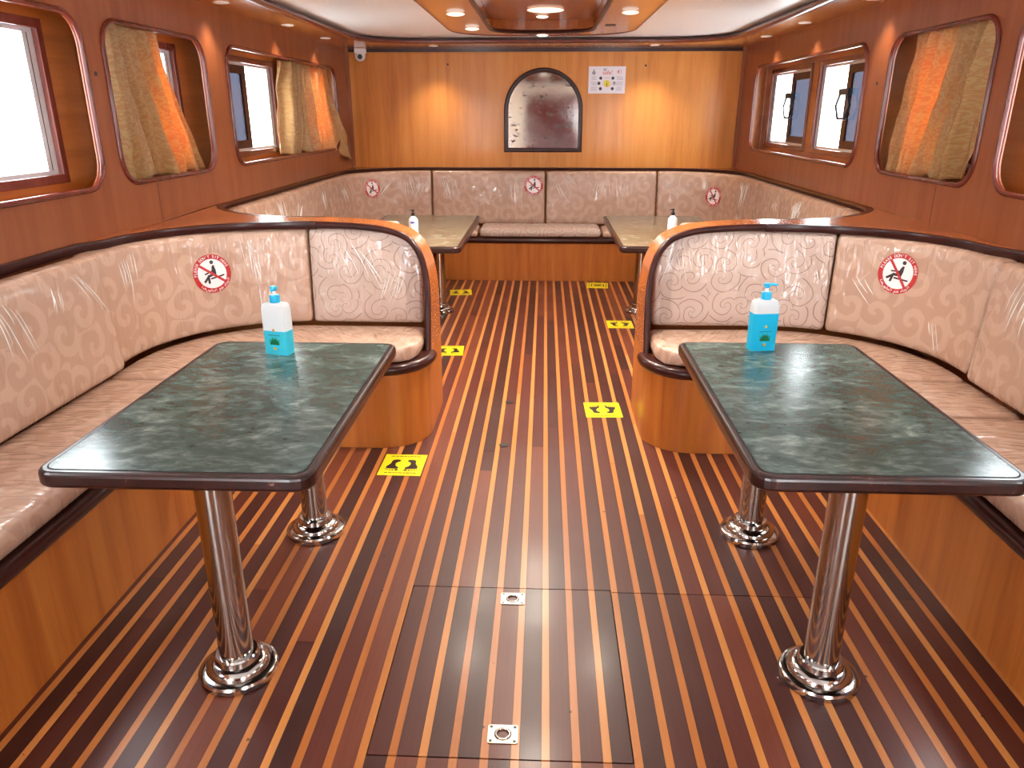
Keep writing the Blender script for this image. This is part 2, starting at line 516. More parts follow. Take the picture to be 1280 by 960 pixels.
class Flat:
    """collects flat 2D shapes (for prints)"""
    def __init__(self): self.V = []; self.F = []
    def poly(self, pts):
        k = len(self.V); self.V += list(pts); self.F.append(tuple(range(k, k + len(pts)))); return self
    def disc(self, cx, cy, r, n=20, r0=0.0, rings=1, a0=0, a1=360, ry=None):
        k = len(self.V); ry = r if ry is None else ry
        full = (a1 - a0) >= 360
        m = n if full else n + 1
        for q in range(rings + 1):
            f = r0 / r + (1 - r0 / r) * q / rings
            for i in range(m):
                a = math.radians(a0 + (a1 - a0) * i / n)
                self.V.append((cx + r * f * math.cos(a), cy + ry * f * math.sin(a)))
        for q in range(rings):
            for i in range(n):
                j = (i + 1) % m
                self.F.append((k + q * m + i, k + q * m + j, k + (q + 1) * m + j, k + (q + 1) * m + i))
        return self
    def bar(self, a, b, w, n=1):
        ax, ay = a; bx, by = b
        L = math.hypot(bx - ax, by - ay); nx, ny = -(by - ay) / L * w / 2, (bx - ax) / L * w / 2
        for i in range(n):
            f0, f1 = i / n, (i + 1) / n
            p = (ax + (bx - ax) * f0, ay + (by - ay) * f0); q = (ax + (bx - ax) * f1, ay + (by - ay) * f1)
            self.poly([(p[0] - nx, p[1] - ny), (q[0] - nx, q[1] - ny), (q[0] + nx, q[1] + ny), (p[0] + nx, p[1] + ny)])
        return self
    def text(self, s, size, cx, cy, ang=0.0, center=True, sx=1.0):
        V, Fc = text_polys(s, size)
        if not V: return self
        mx = (min(v[0] for v in V) + max(v[0] for v in V)) / 2 if center else 0
        k = len(self.V); c, sn = math.cos(ang), math.sin(ang)
        for x, y in V:
            x = (x - mx) * sx
            self.V.append((cx + x * c - y * sn, cy + x * sn + y * c))
        self.F += [tuple(i + k for i in f) for f in Fc]
        return self
    def build(self, name, fn, mat, parent=None):
        o = mesh(name, [fn(a, b) for a, b in self.V], self.F, mat, parent, fix=False)
        return o

# ------------------------------------------------------------------ plan of the saloon
XC = -0.03                      # the cabin's centre line
XL, XR = -2.04, 1.98            # side walls
YB, YF = 8.25, -1.8             # aft wall in view, wall behind the camera
ZS, ZC = 2.24, 2.285            # soffit and white ceiling
def mx(x, side): return x if side < 0 else 2 * XC - x
def XW(side): return XL if side < 0 else XR

# ---- floor: slab, dark planks and pale strips
floor = struct(boxes('floor', [(XL - 0.2, XR + 0.2, YF, YB + 0.1, -0.06, -0.014)], 'gap_black'), 'striped wooden floor of dark planks and pale strips')
unit = bpy.data.meshes.new('plank')
unit.from_pydata(boxv(-0.5, 0.5, -0.5, 0.5, -1, 0), [], BOXF)
unit.materials.append(MATS['plank_dark'])
unit2 = unit.copy(); unit2.materials.clear(); unit2.materials.append(MATS['plank_light'])
PITCHX, X0, WL = 0.0823, 0.0245, 0.0225
HX0, HX1, HY0, HY1 = -0.4575, 0.2595, 1.547, 2.313
def add_plank(x0, x1, y0, y1, light, parent, z=0.0):
    o = bpy.data.objects.new('strip' if light else 'plank', unit2 if light else unit)
    COL.objects.link(o)
    pl = PLOC.get(parent.name, Vector((0, 0, 0)))
    o.location = Vector(((x0 + x1) / 2, (y0 + y1) / 2, z + random.uniform(-0.0005, 0.0))) - pl
    o.scale = (x1 - x0, y1 - y0, 0.012)
    o.parent = parent
def cuts(y0, y1, n):
    c = sorted(random.uniform(y0 + 0.5, y1 - 0.5) for _ in range(n))
    return [y0] + c + [y1]
FY1 = 7.72
for k in range(-19, 19):
    xs = X0 + k * PITCHX
    for light in (True, False):
        a, b = (xs - WL / 2, xs + WL / 2) if light else (xs + WL / 2 + 0.0006, xs + PITCHX - WL / 2 - 0.0006)
        inh = a > HX0 - 0.004 and b < HX1 + 0.004
        if inh: segs = [(YF + 0.01, HY0 - 0.003), (HY1 + 0.003, FY1)]
        elif HX1 - 0.01 < a < 0.95: segs = [(YF + 0.01, 2.302), (2.305, FY1)]
        else: segs = [(YF + 0.01, FY1)]
        for (s0, s1) in segs:
            n = (1 if light else 2) if s1 - s0 > 4.5 else (0 if light else (1 if random.random() < 0.5 else 0))
            if s1 - s0 < 3.8 and s0 < 0: n = 0
            cc = cuts(s0, s1, n)
            for p, q in zip(cc, cc[1:]): add_plank(a, b, p + 0.0006, q - 0.0006, light, floor)

hatch = thing('floor_hatch', 'square floor hatch with two recessed ring pulls in the striped floor', 'hatch', ((HX0 + HX1) / 2, (HY0 + HY1) / 2, 0))
boxes('underside', [(HX0 + 0.002, HX1 - 0.002, HY0 + 0.002, HY1 - 0.002, -0.0139, -0.0125)], 'gap_black', hatch)
k0 = -6
for k in range(-6, 3):
    xs = X0 + k * PITCHX
    if k > -6: add_plank(xs - WL / 2, xs + WL / 2, HY0 + 0.001, HY1 - 0.001, True, hatch, 0.0005)
    add_plank(xs + WL / 2 + (0.004 if k == -6 else 0.0006), xs + PITCHX - WL / 2 - (0.004 if k == 2 else 0.0006), HY0 + 0.001, HY1 - 0.001, False, hatch, 0.0005)
for (rx, ry) in ((-0.092, 2.249), (-0.094, 1.63)):
    w = 0.042
    plate = fill_holes('ring_pull', rrect(rx - w, rx + w, ry - 0.033, ry + 0.033, 0.006, 3), [arc(rx, ry, 0.024, 0, 354, 30)], lambda a, b: (a, b, 0.0008), 'steel', hatch, thick=(0, 0, 0.0022))
    lathe('cup', [(0.0, 0.0012), (0.018, 0.0012), (0.0238, 0.0028)], (rx, ry, 0), 'black', plate, 24).location = -Vector(plate.location)
    ring = [(rx + 0.019 * math.cos(a * PI / 12), ry + 0.019 * math.sin(a * PI / 12), 0.0035) for a in range(24)]
    sweep('ring', ring, ell(0.003, 0.0022, 6), 'chrome', hatch, closed=True)
    for sx in (-1, 1):
        for sy in (-1, 1):
            lathe('screw', [(0.0045, 0.003), (0.0045, 0.0036), (0.0, 0.004)], (rx + sx * 0.033, ry + sy * 0.025, 0), 'black', hatch, 8)

# ---- side walls with rounded openings, outer hull panel and windows
ZO0, ZO1 = 1.295, 2.03
OPEN = [(-1.2, -0.1), (0.1, 1.55), (1.8, 3.52), (3.69, 4.78), (5.12, 7.75)]
WINS = [(-1.08, -0.22, None), (0.22, 1.42, None), (1.92, 3.42, 'A'), (3.87, 4.66, 'B'), (5.27, 6.33, 'C'), (6.55, 7.62, 'D')]
ZW0, ZW1 = 1.36, 1.965
ZT0 = 1.09
win_i = 0
for side in (-1, 1):
    xw = XW(side); out = side * 0.13
    nm = 'left' if side < 0 else 'right'
    holes = [rrect(a, b, ZO0, ZO1, 0.13, 7) for a, b in OPEN]
    wall = struct(fill_holes('wall_' + nm, [(YF, 0), (YB, 0), (YB, 2.3), (YF, 2.3)], holes, lambda a, b: (xw, a, b), 'wood_side', thick=(side * 0.02, 0, 0)),
                  'varnished mahogany %s cabin wall with rounded window openings' % nm)
    for hole in holes:
        n = len(hole)
        sweep('opening_trim', [(xw - side * 0.002, a, b) for a, b in hole], ell(0.013, 0.014, 10), 'wood_mahogany', wall, up=(1, 0, 0), closed=True)
    q0, q1 = sorted((xw + side * 0.021, xw + out - side * 0.001))
    for zz in (ZO0 - 0.03, ZO1 + 0.02): boxes('recess_board', [(q0, q1, YF + 0.01, YB - 0.01, zz, zz + 0.015)], 'wood_recess', wall)
    for yy in (YF + 0.012, 7.86): boxes('recess_board', [(q0, q1, yy, yy + 0.015, ZO0 - 0.014, ZO1 + 0.019)], 'wood_recess', wall)
    boxes('panel_joint', [(min(xw, xw - side * 0.0006), max(xw, xw - side * 0.0006), 4.005, 4.0085, ZT0, ZO0 - 0.02)], 'gap_black', wall)
    hz = lathe('screw_hole', [(0.0, 0.0), (0.011, 0.0), (0.011, 0.002), (0.0, 0.002)], (0, 0, 0), 'black', wall, 10)
    hz.matrix_local = Matrix.Translation((xw - side * 0.001, 3.6 if side < 0 else 4.93, 1.79)) @ Matrix.Rotation(PI / 2 * (1 if side < 0 else -1), 4, 'Y')
    wl = []
    for (a, b, t) in WINS: wl.append([(a, ZW0), (b, ZW0), (b, ZW1), (a, ZW1)])
    fill_holes('hull_panel', [(YF, 1.0), (YB, 1.0), (YB, 2.3), (YF, 2.3)], wl, lambda a, b: (xw + out, a, b), 'wood_recess', wall, thick=(side * 0.05, 0, 0))
    for (a, b, t) in WINS:
        win_i += 1
        xo = xw + out
        fi = -side * 0.012       # frame stands a little proud of the panel
        def bx(d0, d1, *r): return (min(xo + d0, xo + d1), max(xo + d0, xo + d1)) + r
        f = 0.035
        w = boxes('window_%d' % win_i, [bx(fi, side * 0.05, a - f, b + f, ZW1 - 0.005, ZW1 + f), bx(fi, side * 0.05, a - f, b + f, ZW0 - f, ZW0 + 0.005),
                  bx(fi, side * 0.05, a - f, a + 0.005, ZW0, ZW1), bx(fi, side * 0.05, b - 0.005, b + f, ZW0, ZW1)], 'wood_mahogany', bevel=0.004)
        struct(w, 'sliding window with dark wooden frame in the %s wall' % nm)
        g = 0.022
        boxes('aluminium_frame', [bx(side * 0.012, side * 0.06, a + 0.005, b - 0.005, ZW1 - g, ZW1 - 0.005), bx(side * 0.012, side * 0.06, a + 0.005, b - 0.005, ZW0 + 0.005, ZW0 + g),
              bx(side * 0.012, side * 0.06, a + 0.005, a + g, ZW0 + g, ZW1 - g), bx(side * 0.012, side * 0.06, b - 0.075, b - 0.005, ZW0 + g, ZW1 - g)], 'aluminium', w)
        boxes('jamb_groove', [bx(side * 0.011, side * 0.0125, b - 0.046, b - 0.042, ZW0 + g, ZW1 - g)], 'black', w)
        mid = (a + b) / 2
        s = 0.055
        boxes('sash', [bx(side * 0.02, side * 0.035, a + g, mid + 0.03, ZW1 - g - s, ZW1 - g), bx(side * 0.02, side * 0.035, a + g, mid + 0.03, ZW0 + g, ZW0 + g + s),
              bx(side * 0.02, side * 0.035, a + g, a + g + s, ZW0 + g + s, ZW1 - g - s), bx(side * 0.02, side * 0.035, mid - 0.05, mid + 0.03, ZW0 + g + s, ZW1 - g - s)], 'wood_dark', w)
        boxes('tinted_pane', [bx(side * 0.026, side * 0.030, a + g + s, mid - 0.05, ZW0 + g + s, ZW1 - g - s)], 'glass_tint', w)
        boxes('clear_pane', [bx(side * 0.045, side * 0.048, mid - 0.04, b - 0.075, ZW0 + g, ZW1 - g)], 'glass_clear', w)
        if t in ('C', 'D') and side > 0:
            zc = (ZW0 + ZW1) / 2 + 0.02
            hexa = [(mid - 0.01 + 0.13 * math.cos(q), zc - 0.01 + 0.1 * math.sin(q)) for q in [math.radians(d) for d in (60, 0, -60, -120, 180, 120)]]
            boxes('latch', [bx(-side * 0.012, side * 0.02, mid - 0.1, mid + 0.08, zc + 0.06, zc + 0.105)], 'black', w)
            sweep('latch_ring', [(xo - side * 0.004, p, q) for p, q in hexa], ell(0.01, 0.01, 8), 'black', w, up=(1, 0, 0), closed=True)

# ---- aft wall (in view), wall behind the camera
wb = struct(boxes('wall_back', [(XL, XR, YB, YB + 0.05, 0, 2.3)], 'wood_back'), 'golden varnished wooden end wall')
boxes('corner_post', [(XL + 0.0005, XL + 0.03, YB - 0.03, YB - 0.001, 1.09, ZS)], 'wood_side', wb)
boxes('corner_post', [(XR - 0.03, XR - 0.0005, YB - 0.03, YB - 0.001, 1.09, ZS)], 'wood_side', wb)
boxes('crown_shade_strip', [(XL + 0.03, XR - 0.03, YB - 0.018, YB - 0.001, ZS - 0.035, ZS - 0.001)], 'wood_dark', wb)  # thin dark trim that also draws the shadow band below the soffit
for (hx, hz) in ((-1.0, 2.09), (1.0, 2.075)):
    lathe('screw_hole', [(0.0, 0.0), (0.011, 0.0), (0.011, 0.002), (0.0, 0.002)], (0, 0, 0), 'black', wb, 10).matrix_local = Matrix.Translation((hx, YB - 0.001, hz)) @ Matrix.Rotation(PI / 2, 4, 'X')
wf = struct(fill_holes('wall_front', [(XL, 0), (XR, 0), (XR, 2.3), (XL, 2.3)], [[(-1.9, 0.3), (-1.12, 0.3), (-1.12, 2.0), (-1.9, 2.0)], [(1.1, 0.3), (1.85, 0.3), (1.85, 2.0), (1.1, 2.0)]],
            lambda a, b: (a, YF, b), 'cream_paint', thick=(0, -0.05, 0)), 'cream painted wall at the cabin entrance')
dr = struct(boxes('door_1', [(-0.47, 0.8, YF + 0.001, YF + 0.04, 0.02, 2.05)], 'wood_mahogany'), 'dark brown cabin door')
boxes('door_frame', [(-0.56, -0.47, YF + 0.001, YF + 0.06, 0, 2.12), (0.8, 0.89, YF + 0.001, YF + 0.06, 0, 2.12), (-0.56, 0.89, YF + 0.001, YF + 0.06, 2.05, 2.12)], 'cream_paint', dr)

# ---- ceiling, soffit, moulding
cx0, cx1, cy0, cy1 = XL + 0.31, XR - 0.31, YF + 0.3, 7.62
inner = rrect(cx0, cx1, cy0, cy1, 0.55, 10)
struct(boxes('ceiling', [(XL - 0.2, XR + 0.2, YF, YB + 0.05, ZC, ZC + 0.04)], 'ceiling_white'), 'smooth white ceiling panel')
struct(fill_holes('trim_1', [(XL, YF), (XR, YF), (XR, YB), (XL, YB)], [inner], lambda a, b: (a, b, ZS), 'wood_soffit', thick=(0, 0, ZC - ZS - 0.001)), 'glossy golden wood soffit around the ceiling')
struct(sweep('trim_2', [(a, b, ZS + 0.014) for a, b in inner], [(-0.05, -0.014), (-0.03, -0.024), (0.01, -0.024), (0.03, -0.008), (0.045, 0.012), (0.045, 0.03), (0.0, 0.03), (-0.05, 0.0)], 'wood_mahogany', closed=True), 'dark mahogany moulding edging the white ceiling')

# ------------------------------------------------------------------ benches and cushions
def resample(pts, step=0.03):
    P = [Vector(p) for p in pts]; d = [0.0]
    for a, b in zip(P, P[1:]): d.append(d[-1] + (b - a).length)
    return P, d
class Path:
    def __init__(self, pts):
        self.P = [Vector((p[0], p[1])) for p in pts]; self.d = [0.0]
        for a, b in zip(self.P, self.P[1:]): self.d.append(self.d[-1] + (b - a).length)
        self.L = self.d[-1]
    def at(self, s):
        s = min(max(s, 0), self.L); i = 0
        while i < len(self.d) - 2 and self.d[i + 1] < s: i += 1
        f = (s - self.d[i]) / max(1e-9, self.d[i + 1] - self.d[i])
        return self.P[i].lerp(self.P[i + 1], f)
    def nrm(self, s):          # left-hand normal
        a, b = self.at(s - 0.04), self.at(s + 0.04)
        t = (b - a).normalized(); return Vector((-t.y, t.x))
    def s_of(self, pt):
        best = min(range(int(self.L / 0.005)), key=lambda i: (self.at(i * 0.005) - Vector(pt)).length); return best * 0.005

def samples(L, r, step):
    n = max(2, int((L - 2 * r) / step))
    return [0, r * 0.12, r * 0.4, r] + [r + (L - 2 * r) * i / n for i in range(1, n)] + [L - r, L - r * 0.4, L - r * 0.12, L]

def round_box(S, H, T, r, fn, bulge=0.0, corner=None, step=0.04, seed=0.0, wr=0.006):
    """rounded box in (s,t,w) mapped by fn; corner=(s_end,t_end,R) rounds one corner in the s-t plane"""
    ss, ts, ws = samples(S, r, step), samples(H, r, step), [0, r * 0.3, r, T - r, T - r * 0.3, T]
    V, UV, idx, Fc = [], [], {}, []
    def vert(i, j, k):
        key = (i, j, k)
        if key in idx: return idx[key]
        p = Vector((ss[i], ts[j], ws[k]))
        q = Vector((min(max(p.x, r), S - r), min(max(p.y, r), H - r), min(max(p.z, r), T - r)))
        d = p - q
        if d.length > 1e-9: p = q + d.normalized() * r
        es = min(p.x, S - p.x) / 0.12; et = min(p.y, H - p.y) / 0.12
        f = (1 - math.exp(-max(es, 0))) * (1 - math.exp(-max(et, 0)))
        c = (p.z / T)
        w = p.z + bulge * f * c
        w += c * wr * f * noise.noise(Vector((p.x * 9 + seed, p.y * 9, seed))) * 2
        s, t = p.x, p.y
        if corner:
            se, te, R = corner
            a = (s - (S - R)) / R if se else (R - s) / R
            b = (t - (H - R)) / R if te else (R - t) / R
            if a > 0 and b > 0:
                a2, b2 = a * math.sqrt(max(0, 1 - b * b / 2)), b * math.sqrt(max(0, 1 - a * a / 2))
                s = (S - R) + R * a2 if se else R - R * a2
                t = (H - R) + R * b2 if te else R - R * b2
        e = T - p.z
        UV.append((s + seed * 1.7 + (e if s > S / 2 else -e) * (1 if min(s, S - s) < r * 1.01 else 0), t + seed + (e if t > H / 2 else -e) * (1 if min(t, H - t) < r * 1.01 else 0)))
        V.append(fn(s, t, w)); idx[key] = len(V) - 1
        return idx[key]
    a, b, c = len(ss) - 1, len(ts) - 1, len(ws) - 1
    for i in range(a):
        for j in range(b):
            for k in (0, c): Fc.append((vert(i, j, k), vert(i + 1, j, k), vert(i + 1, j + 1, k), vert(i, j + 1, k)))
    for i in range(a):
        for k in range(c):
            for j in (0, b): Fc.append((vert(i, j, k), vert(i + 1, j, k), vert(i + 1, j, k + 1), vert(i, j, k + 1)))
    for j in range(b):
        for k in range(c):
            for i in (0, a): Fc.append((vert(i, j, k), vert(i, j + 1, k), vert(i, j + 1, k + 1), vert(i, j, k + 1)))
    return V, Fc, UV

SEED = [0.0]
BVH = {}
def crease_glints(o, tree, fn, S, H, T):
    """raised folds of the film, coloured near white to draw its glints, fanning out below the top edge of a cushion"""
    rr = random.Random(int(SEED[0] * 100))
    V, Fc = [], []
    for c in range(max(2, int(S / (0.3 if o.active_material.name == 'fabric_band' else 0.5)))):
        sc, tc = rr.uniform(0.08, S - 0.1), H - rr.uniform(0.03, 0.12)
        if rr.random() < 0.25: tc = rr.uniform(0.15, H * 0.6)
        ang = rr.uniform(-2.5, -0.7)
        for k in range(rr.randint(3, 7)):
            L = rr.uniform(0.06, 0.24); a = ang + rr.uniform(-0.14, 0.14)
            p0 = (sc + k * rr.uniform(0.014, 0.03), tc + rr.uniform(-0.02, 0.02)); wd = rr.uniform(0.0012, 0.0026)
            pts = []
            for i in range(9):
                f = i / 8; s_, t_ = p0[0] + L * f * math.cos(a + 0.1 * f), p0[1] + L * f * math.sin(a + 0.1 * f)
                if not (0.03 < s_ < S - 0.03 and 0.03 < t_ < H - 0.02): break
                q_ = Vector(fn(s_, t_, T + 0.02)); h, n, _, _ = tree.find_nearest(q_)
                if n.dot(q_ - Vector(fn(s_, t_, 0.0))) < 0: n = -n
                pts.append((h, n, math.sin(PI * (0.08 + 0.9 * f))))
            if len(pts) < 4: continue
            b = len(V)
            for i, (h, n, w) in enumerate(pts):
                d = (pts[min(i + 1, len(pts) - 1)][0] - pts[max(i - 1, 0)][0]).normalized()
                sd = d.cross(n).normalized()
                V += [h + sd * wd * w + n * 0.0004, h + n * (0.0006 + 1.6 * wd * w), h - sd * wd * w + n * 0.0004]
            for i in range(len(pts) - 1):
                for q in (0, 1): Fc.append((b + 3 * i + q, b + 3 * i + q + 1, b + 3 * i + q + 4, b + 3 * i + q + 3))
    if V: mesh('crease_glints', V, Fc, 'film_glint', o, smooth=True, fix=False)['kind'] = 'stuff'
def back_cushion(path, s0, s1, z0, z1, label, mat='fabric_band', T=0.1, lean=0.07, room=1, corner=None, bulge=0.012, group=None, push=0.0, name='back_cushion', key=None, gap=0.006):
    SEED[0] += 3.17
    s0 += gap / 2; s1 -= gap / 2
    def fn(s, t, w):
        p = path.at(s0 + s); n = path.nrm(s0 + s) * room
        q = p + n * (w - T - lean * t + push)
        return (q.x, q.y, z0 + t)
    V, Fc, UV = round_box(s1 - s0, z1 - z0, T, 0.028, fn, bulge, corner, seed=SEED[0])
    o = mesh(name, V, Fc, mat, None, smooth=True, uv=UV)
    tag(o, label, 'cushion', group)
    tree = BVHTree.FromPolygons([Vector(v) for v in V], Fc)
    if key: BVH[key] = tree
    if True: crease_glints(o, tree, fn, s1 - s0, z1 - z0, T)
    return o
def seat_cushion(A, B, z0, z1, label, corner=None, mat='fabric_band', group=None, bulge=0.01, gap=0.006):
    SEED[0] += 3.17
    A, B = Path(A), Path(B)
    S = (A.L + B.L) / 2; D = ((A.at(0) - B.at(0)).length + (A.at(A.L) - B.at(B.L)).length) / 2
    def fn(s, t, w):
        f = (gap / 2 + s / S * (S - gap)) / S
        p = A.at(f * A.L).lerp(B.at(f * B.L), t / D)
        return (p.x, p.y, z0 + w)
    V, Fc, UV = round_box(S, D, z1 - z0, 0.03, fn, bulge, corner, seed=SEED[0])
    return tag(mesh('seat_cushion', V, Fc, mat, None, smooth=True, uv=UV), label, 'cushion', group)

def smooth_poly(pts, n=6):
    P = [Vector(p) for p in pts]; out = []
    for i in range(len(P) - 1):
        p0, p1, p2, p3 = P[max(i - 1, 0)], P[i], P[i + 1], P[min(i + 2, len(P) - 1)]
        for k in range(n):
            t = k / n
            out.append(0.5 * ((2 * p1) + (p2 - p0) * t + (2 * p0 - 5 * p1 + 4 * p2 - p3) * t * t + (3 * p1 - p0 - 3 * p2 + p3) * t ** 3))
    out.append(P[-1]); return [tuple(q) for q in out]

Y0 = 0.25                     # near end of the front booths (behind the view)
YP0, YP1 = 4.075, 4.15         # partition panel
ZT = 1.085                    # top of partitions and rails
SEATZ0, SEATZ1 = 0.452, 0.53
BULL = [(0.0, -0.028), (0.014, -0.026), (0.026, -0.014), (0.03, 0.0), (0.026, 0.014), (0.014, 0.026), (0.0, 0.028), (-0.04, 0.028), (-0.04, -0.028)]

for side in (-1, 1):
    nm = 'left' if side < 0 else 'right'
    X = lambda x: mx(x, side)
    W = XW(side)
    flip = (lambda L: L) if side < 0 else (lambda L: [(-a, b) for a, b in L])
    root = thing('booth_bench', 'curved wooden booth bench with rounded partition on the %s of the aisle' % nm, 'bench', (X(-1.6), 2.6, 0), 'front booth benches')
    front = [(-1.484, Y0), (-1.484, 3.05)] + arc(-1.034, 3.05, 0.45, 180, 90, 12)[1:] + [(-0.82, 3.5)] + arc(-0.82, 3.735, 0.235, -90, 0, 12)[1:]
    base = [(X(a), b) for a, b in front] + [(X(-0.585), YP1), (W - side * 0.001, YP1), (W - side * 0.001, Y0)]
    prism('base', base, 0.001, 0.44, 'wood_base', root, smooth=True)
    tr = [(X(a), b, 0.422) for a, b in front] + [(X(-0.585), 3.775, 0.422)]
    sweep('seat_trim', tr, flip(BULL), 'wood_dark', root)
    # arched partition
    o2 = smooth_poly([(-0.585, 0.44), (-0.586, 0.6), (-0.59, 0.72), (-0.603, 0.833), (-0.632, 0.925), (-0.682, 0.995), (-0.745, 1.035), (-0.854, 1.064), (-0.99, 1.078), (-1.15, ZT), (-1.3, ZT)])
    n2 = len(o2)
    poly = [(X(a), b) for a, b in o2] + [(W - side * 0.001, ZT), (W - side * 0.001, 0.441)]
    prism('partition_panel', poly, YP0, YP1, 'wood_ledge', root, axis='y', smooth=True)
    nrm = []
    for i in range(n2):
        a, b = Vector(o2[max(i - 1, 0)]), Vector(o2[min(i + 1, n2 - 1)])
        t = (b - a).normalized(); nrm.append(Vector((-t.y, t.x)))
    yf = lambda z: 3.77 + (z - 0.45) * 0.33
    V = []
    for (a, b), n in zip(o2, nrm):
        i2 = (a + n.x * 0.03, b + n.y * 0.03)
        V += [(X(a), yf(b), b), (X(a), YP0 + 0.0, b), (X(i2[0]), YP0 + 0.0, i2[1]), (X(i2[0]), yf(b), i2[1])]
    Fc = []
    for i in range(n2 - 1):
        for q in range(4): Fc.append((4 * i + q, 4 * i + (q + 1) % 4, 4 * i + 4 + (q + 1) % 4, 4 * i + 4 + q))
    Fc += [(0, 1, 2, 3), tuple(range(4 * n2 - 4, 4 * n2))]
    shade_auto(mesh('partition_rim', V, Fc, 'wood_ledge', root))
    trim = [(X(a + n.x * 0.017), yf(b) - 0.006, b + n.y * 0.017) for (a, b), n in zip(o2, nrm)]
    sweep('rim_trim', trim, ell(0.017, 0.016, 10), 'wood_dark', root, up=(0, 1, 0))
    # ledge filling the corner between the near and far booths
    near = arc(-1.24, 3.28, 0.745, 180, 90, 16, 0.70)
    far = arc(-1.30, 4.90, 0.76, 270, 180, 16)
    led = [(X(a), b) for a, b in near] + [(X(-1.24), YP0), (X(-1.30), YP0 + 0.001)] + [(X(a), b) for a, b in far]
    led = [(W - side * 0.001, 3.28)] + led[1:-1] + [(W - side * 0.001, 4.90)]
    prism('ledge', led, ZT - 0.02, ZT + 0.001, 'wood_ledge', root)
    lt = [(W - side * 0.012, Y0, ZT - 0.018), (W - side * 0.012, 3.2, ZT - 0.018)] + [(X(a), b, ZT - 0.018) for a, b in arc(-1.24, 3.28, 0.735, 178, 90, 16, 0.688)] + [(X(-1.31), 4.0, ZT - 0.018)][:0]
    lt += [(X(-1.2), 3.968, ZT - 0.018)]
    sweep('ledge_trim', lt, flip([(-0.012, -0.02), (0.01, -0.018), (0.016, 0.0), (0.012, 0.018), (-0.012, 0.02)]), 'wood_dark', root)

    # cushions of the near booth
    bp = Path([(X(-0.64), 3.94), (X(-1.24), 3.94)] + [(X(a), b) for a, b in arc(-1.24, 3.28, 0.66, 90, 180, 20)][1:] + [(X(-1.90), Y0)])
    rm = 1 if side < 0 else -1
    if side < 0:
        cutsB = [(0.0, 0.615), (0.615, 1.79), (1.79, 3.35)]
        lab = ['cream cushion with dark scroll lines, rounded corner, leaning on the left partition',
               'long curved beige backrest cushion with a no-sitting sticker in the near left booth',
               'beige backrest cushion in plastic along the left wall, nearest the camera']
    else:
        cutsB = [(0.0, 0.90), (0.90, 1.745), (1.785, 3.4)]
        lab = ['wide cream cushion with dark scroll lines, rounded corner, leaning on the right partition',
               'curved beige backrest cushion with a no-sitting sticker in the near right booth',
               'beige backrest cushion in plastic along the right wall, nearest the camera']
    for i, ((a, b), lb) in enumerate(zip(cutsB, lab)):
        back_cushion(bp, a, b, SEATZ1 + 0.013, 1.05 if i < 2 else 1.055, lb, 'fabric_line' if i == 0 else 'fabric_band', T=0.09 if i == 0 else 0.1,
                     room=rm, corner=(False, True, 0.2) if i == 0 else None, group='front booth back cushions', key=(nm, i), push=(0.045 if side < 0 else 0.03) if i == 2 else 0.0)
    ys = [Y0 + 0.02, 3.04] if side < 0 else [Y0 + 0.02, 2.74, 3.16]
    for i, (a, b) in enumerate(zip(ys, ys[1:])):
        seat_cushion([(X(-1.475), a), (X(-1.475), b)], [(X(-1.91), a), (X(-1.91), b)], SEATZ0, SEATZ1,
                     ('long flat beige seat cushion along the left wall beside the table' if side < 0 else ['flat beige seat cushion at the right edge, nearest the camera', 'short flat beige seat cushion between two others on the right bench'][i]), group='front booth seat cushions')
    yc = ys[-1]
    Aa = [(X(-1.475), yc)] + [(X(a), b) for a, b in arc(-1.024, 3.06, 0.45, 175, 90, 12)] + [(X(-0.80), 3.51), (X(-0.612), 3.51)]
    if yc > 3.1: Aa = [(X(-1.47), yc)] + [(X(a), b) for a, b in arc(-1.024, 3.06, 0.45, 160, 90, 10)] + [(X(-0.80), 3.51), (X(-0.612), 3.51)]
    Bb = [(X(-1.915), yc)] + [(X(a), b) for a, b in arc(-1.24, 3.28, 0.675, 180, 90, 16)] + [(X(-0.625), 3.955)]
    seat_cushion(Aa, Bb, SEATZ0, SEATZ1, 'curved beige seat cushion wrapping the corner of the %s booth' % nm, corner=(True, False, 0.2), group='front booth seat cushions')

# ---- far U-shaped bench
def far_front(o=0.0):
    h = [(-0.72, 4.66 + o), (-1.03 , 4.66 + o)] + arc(-1.03, 5.11, 0.45 - o, 270, 180, 10)[1:] + [(-1.48 + o, 7.2)] + arc(-1.03, 7.2, 0.45 - o, 180, 90, 10)[1:]
    return h + [(2 * XC - a, b) for a, b in reversed(h)]
root = thing('corner_bench', 'long U-shaped wooden bench running around the far end of the cabin', 'bench', (XC, 7.9, 0))
ff = far_front()
prism('base', ff + [(2 * XC + 0.72, YP1 + 0.002), (XR - 0.002, YP1 + 0.002), (XR - 0.002, YB - 0.002), (XL + 0.002, YB - 0.002), (XL + 0.002, YP1 + 0.002), (-0.72, YP1 + 0.002)], 0.001, 0.43, 'wood_base', root, smooth=True)
sweep('seat_trim', [(a, b, 0.412) for a, b in ff], BULL, 'wood_dark', root)
tp = [(-1.2, 4.168), (-1.30, 4.168)] + arc(-1.30, 4.90, 0.732, 270, 180, 12)[1:] + [(-2.02, 7.5)] + arc(-1.30, 7.50, 0.72, 180, 90, 12)[1:]
tp = tp + [(2 * XC - a, b) for a, b in reversed(tp)]
sweep('back_rail', [(a, b, ZT - 0.014) for a, b in tp], [(-0.03, -0.014), (0.012, -0.014), (0.018, 0.0), (0.012, 0.014), (-0.03, 0.014)], 'wood_dark', root)
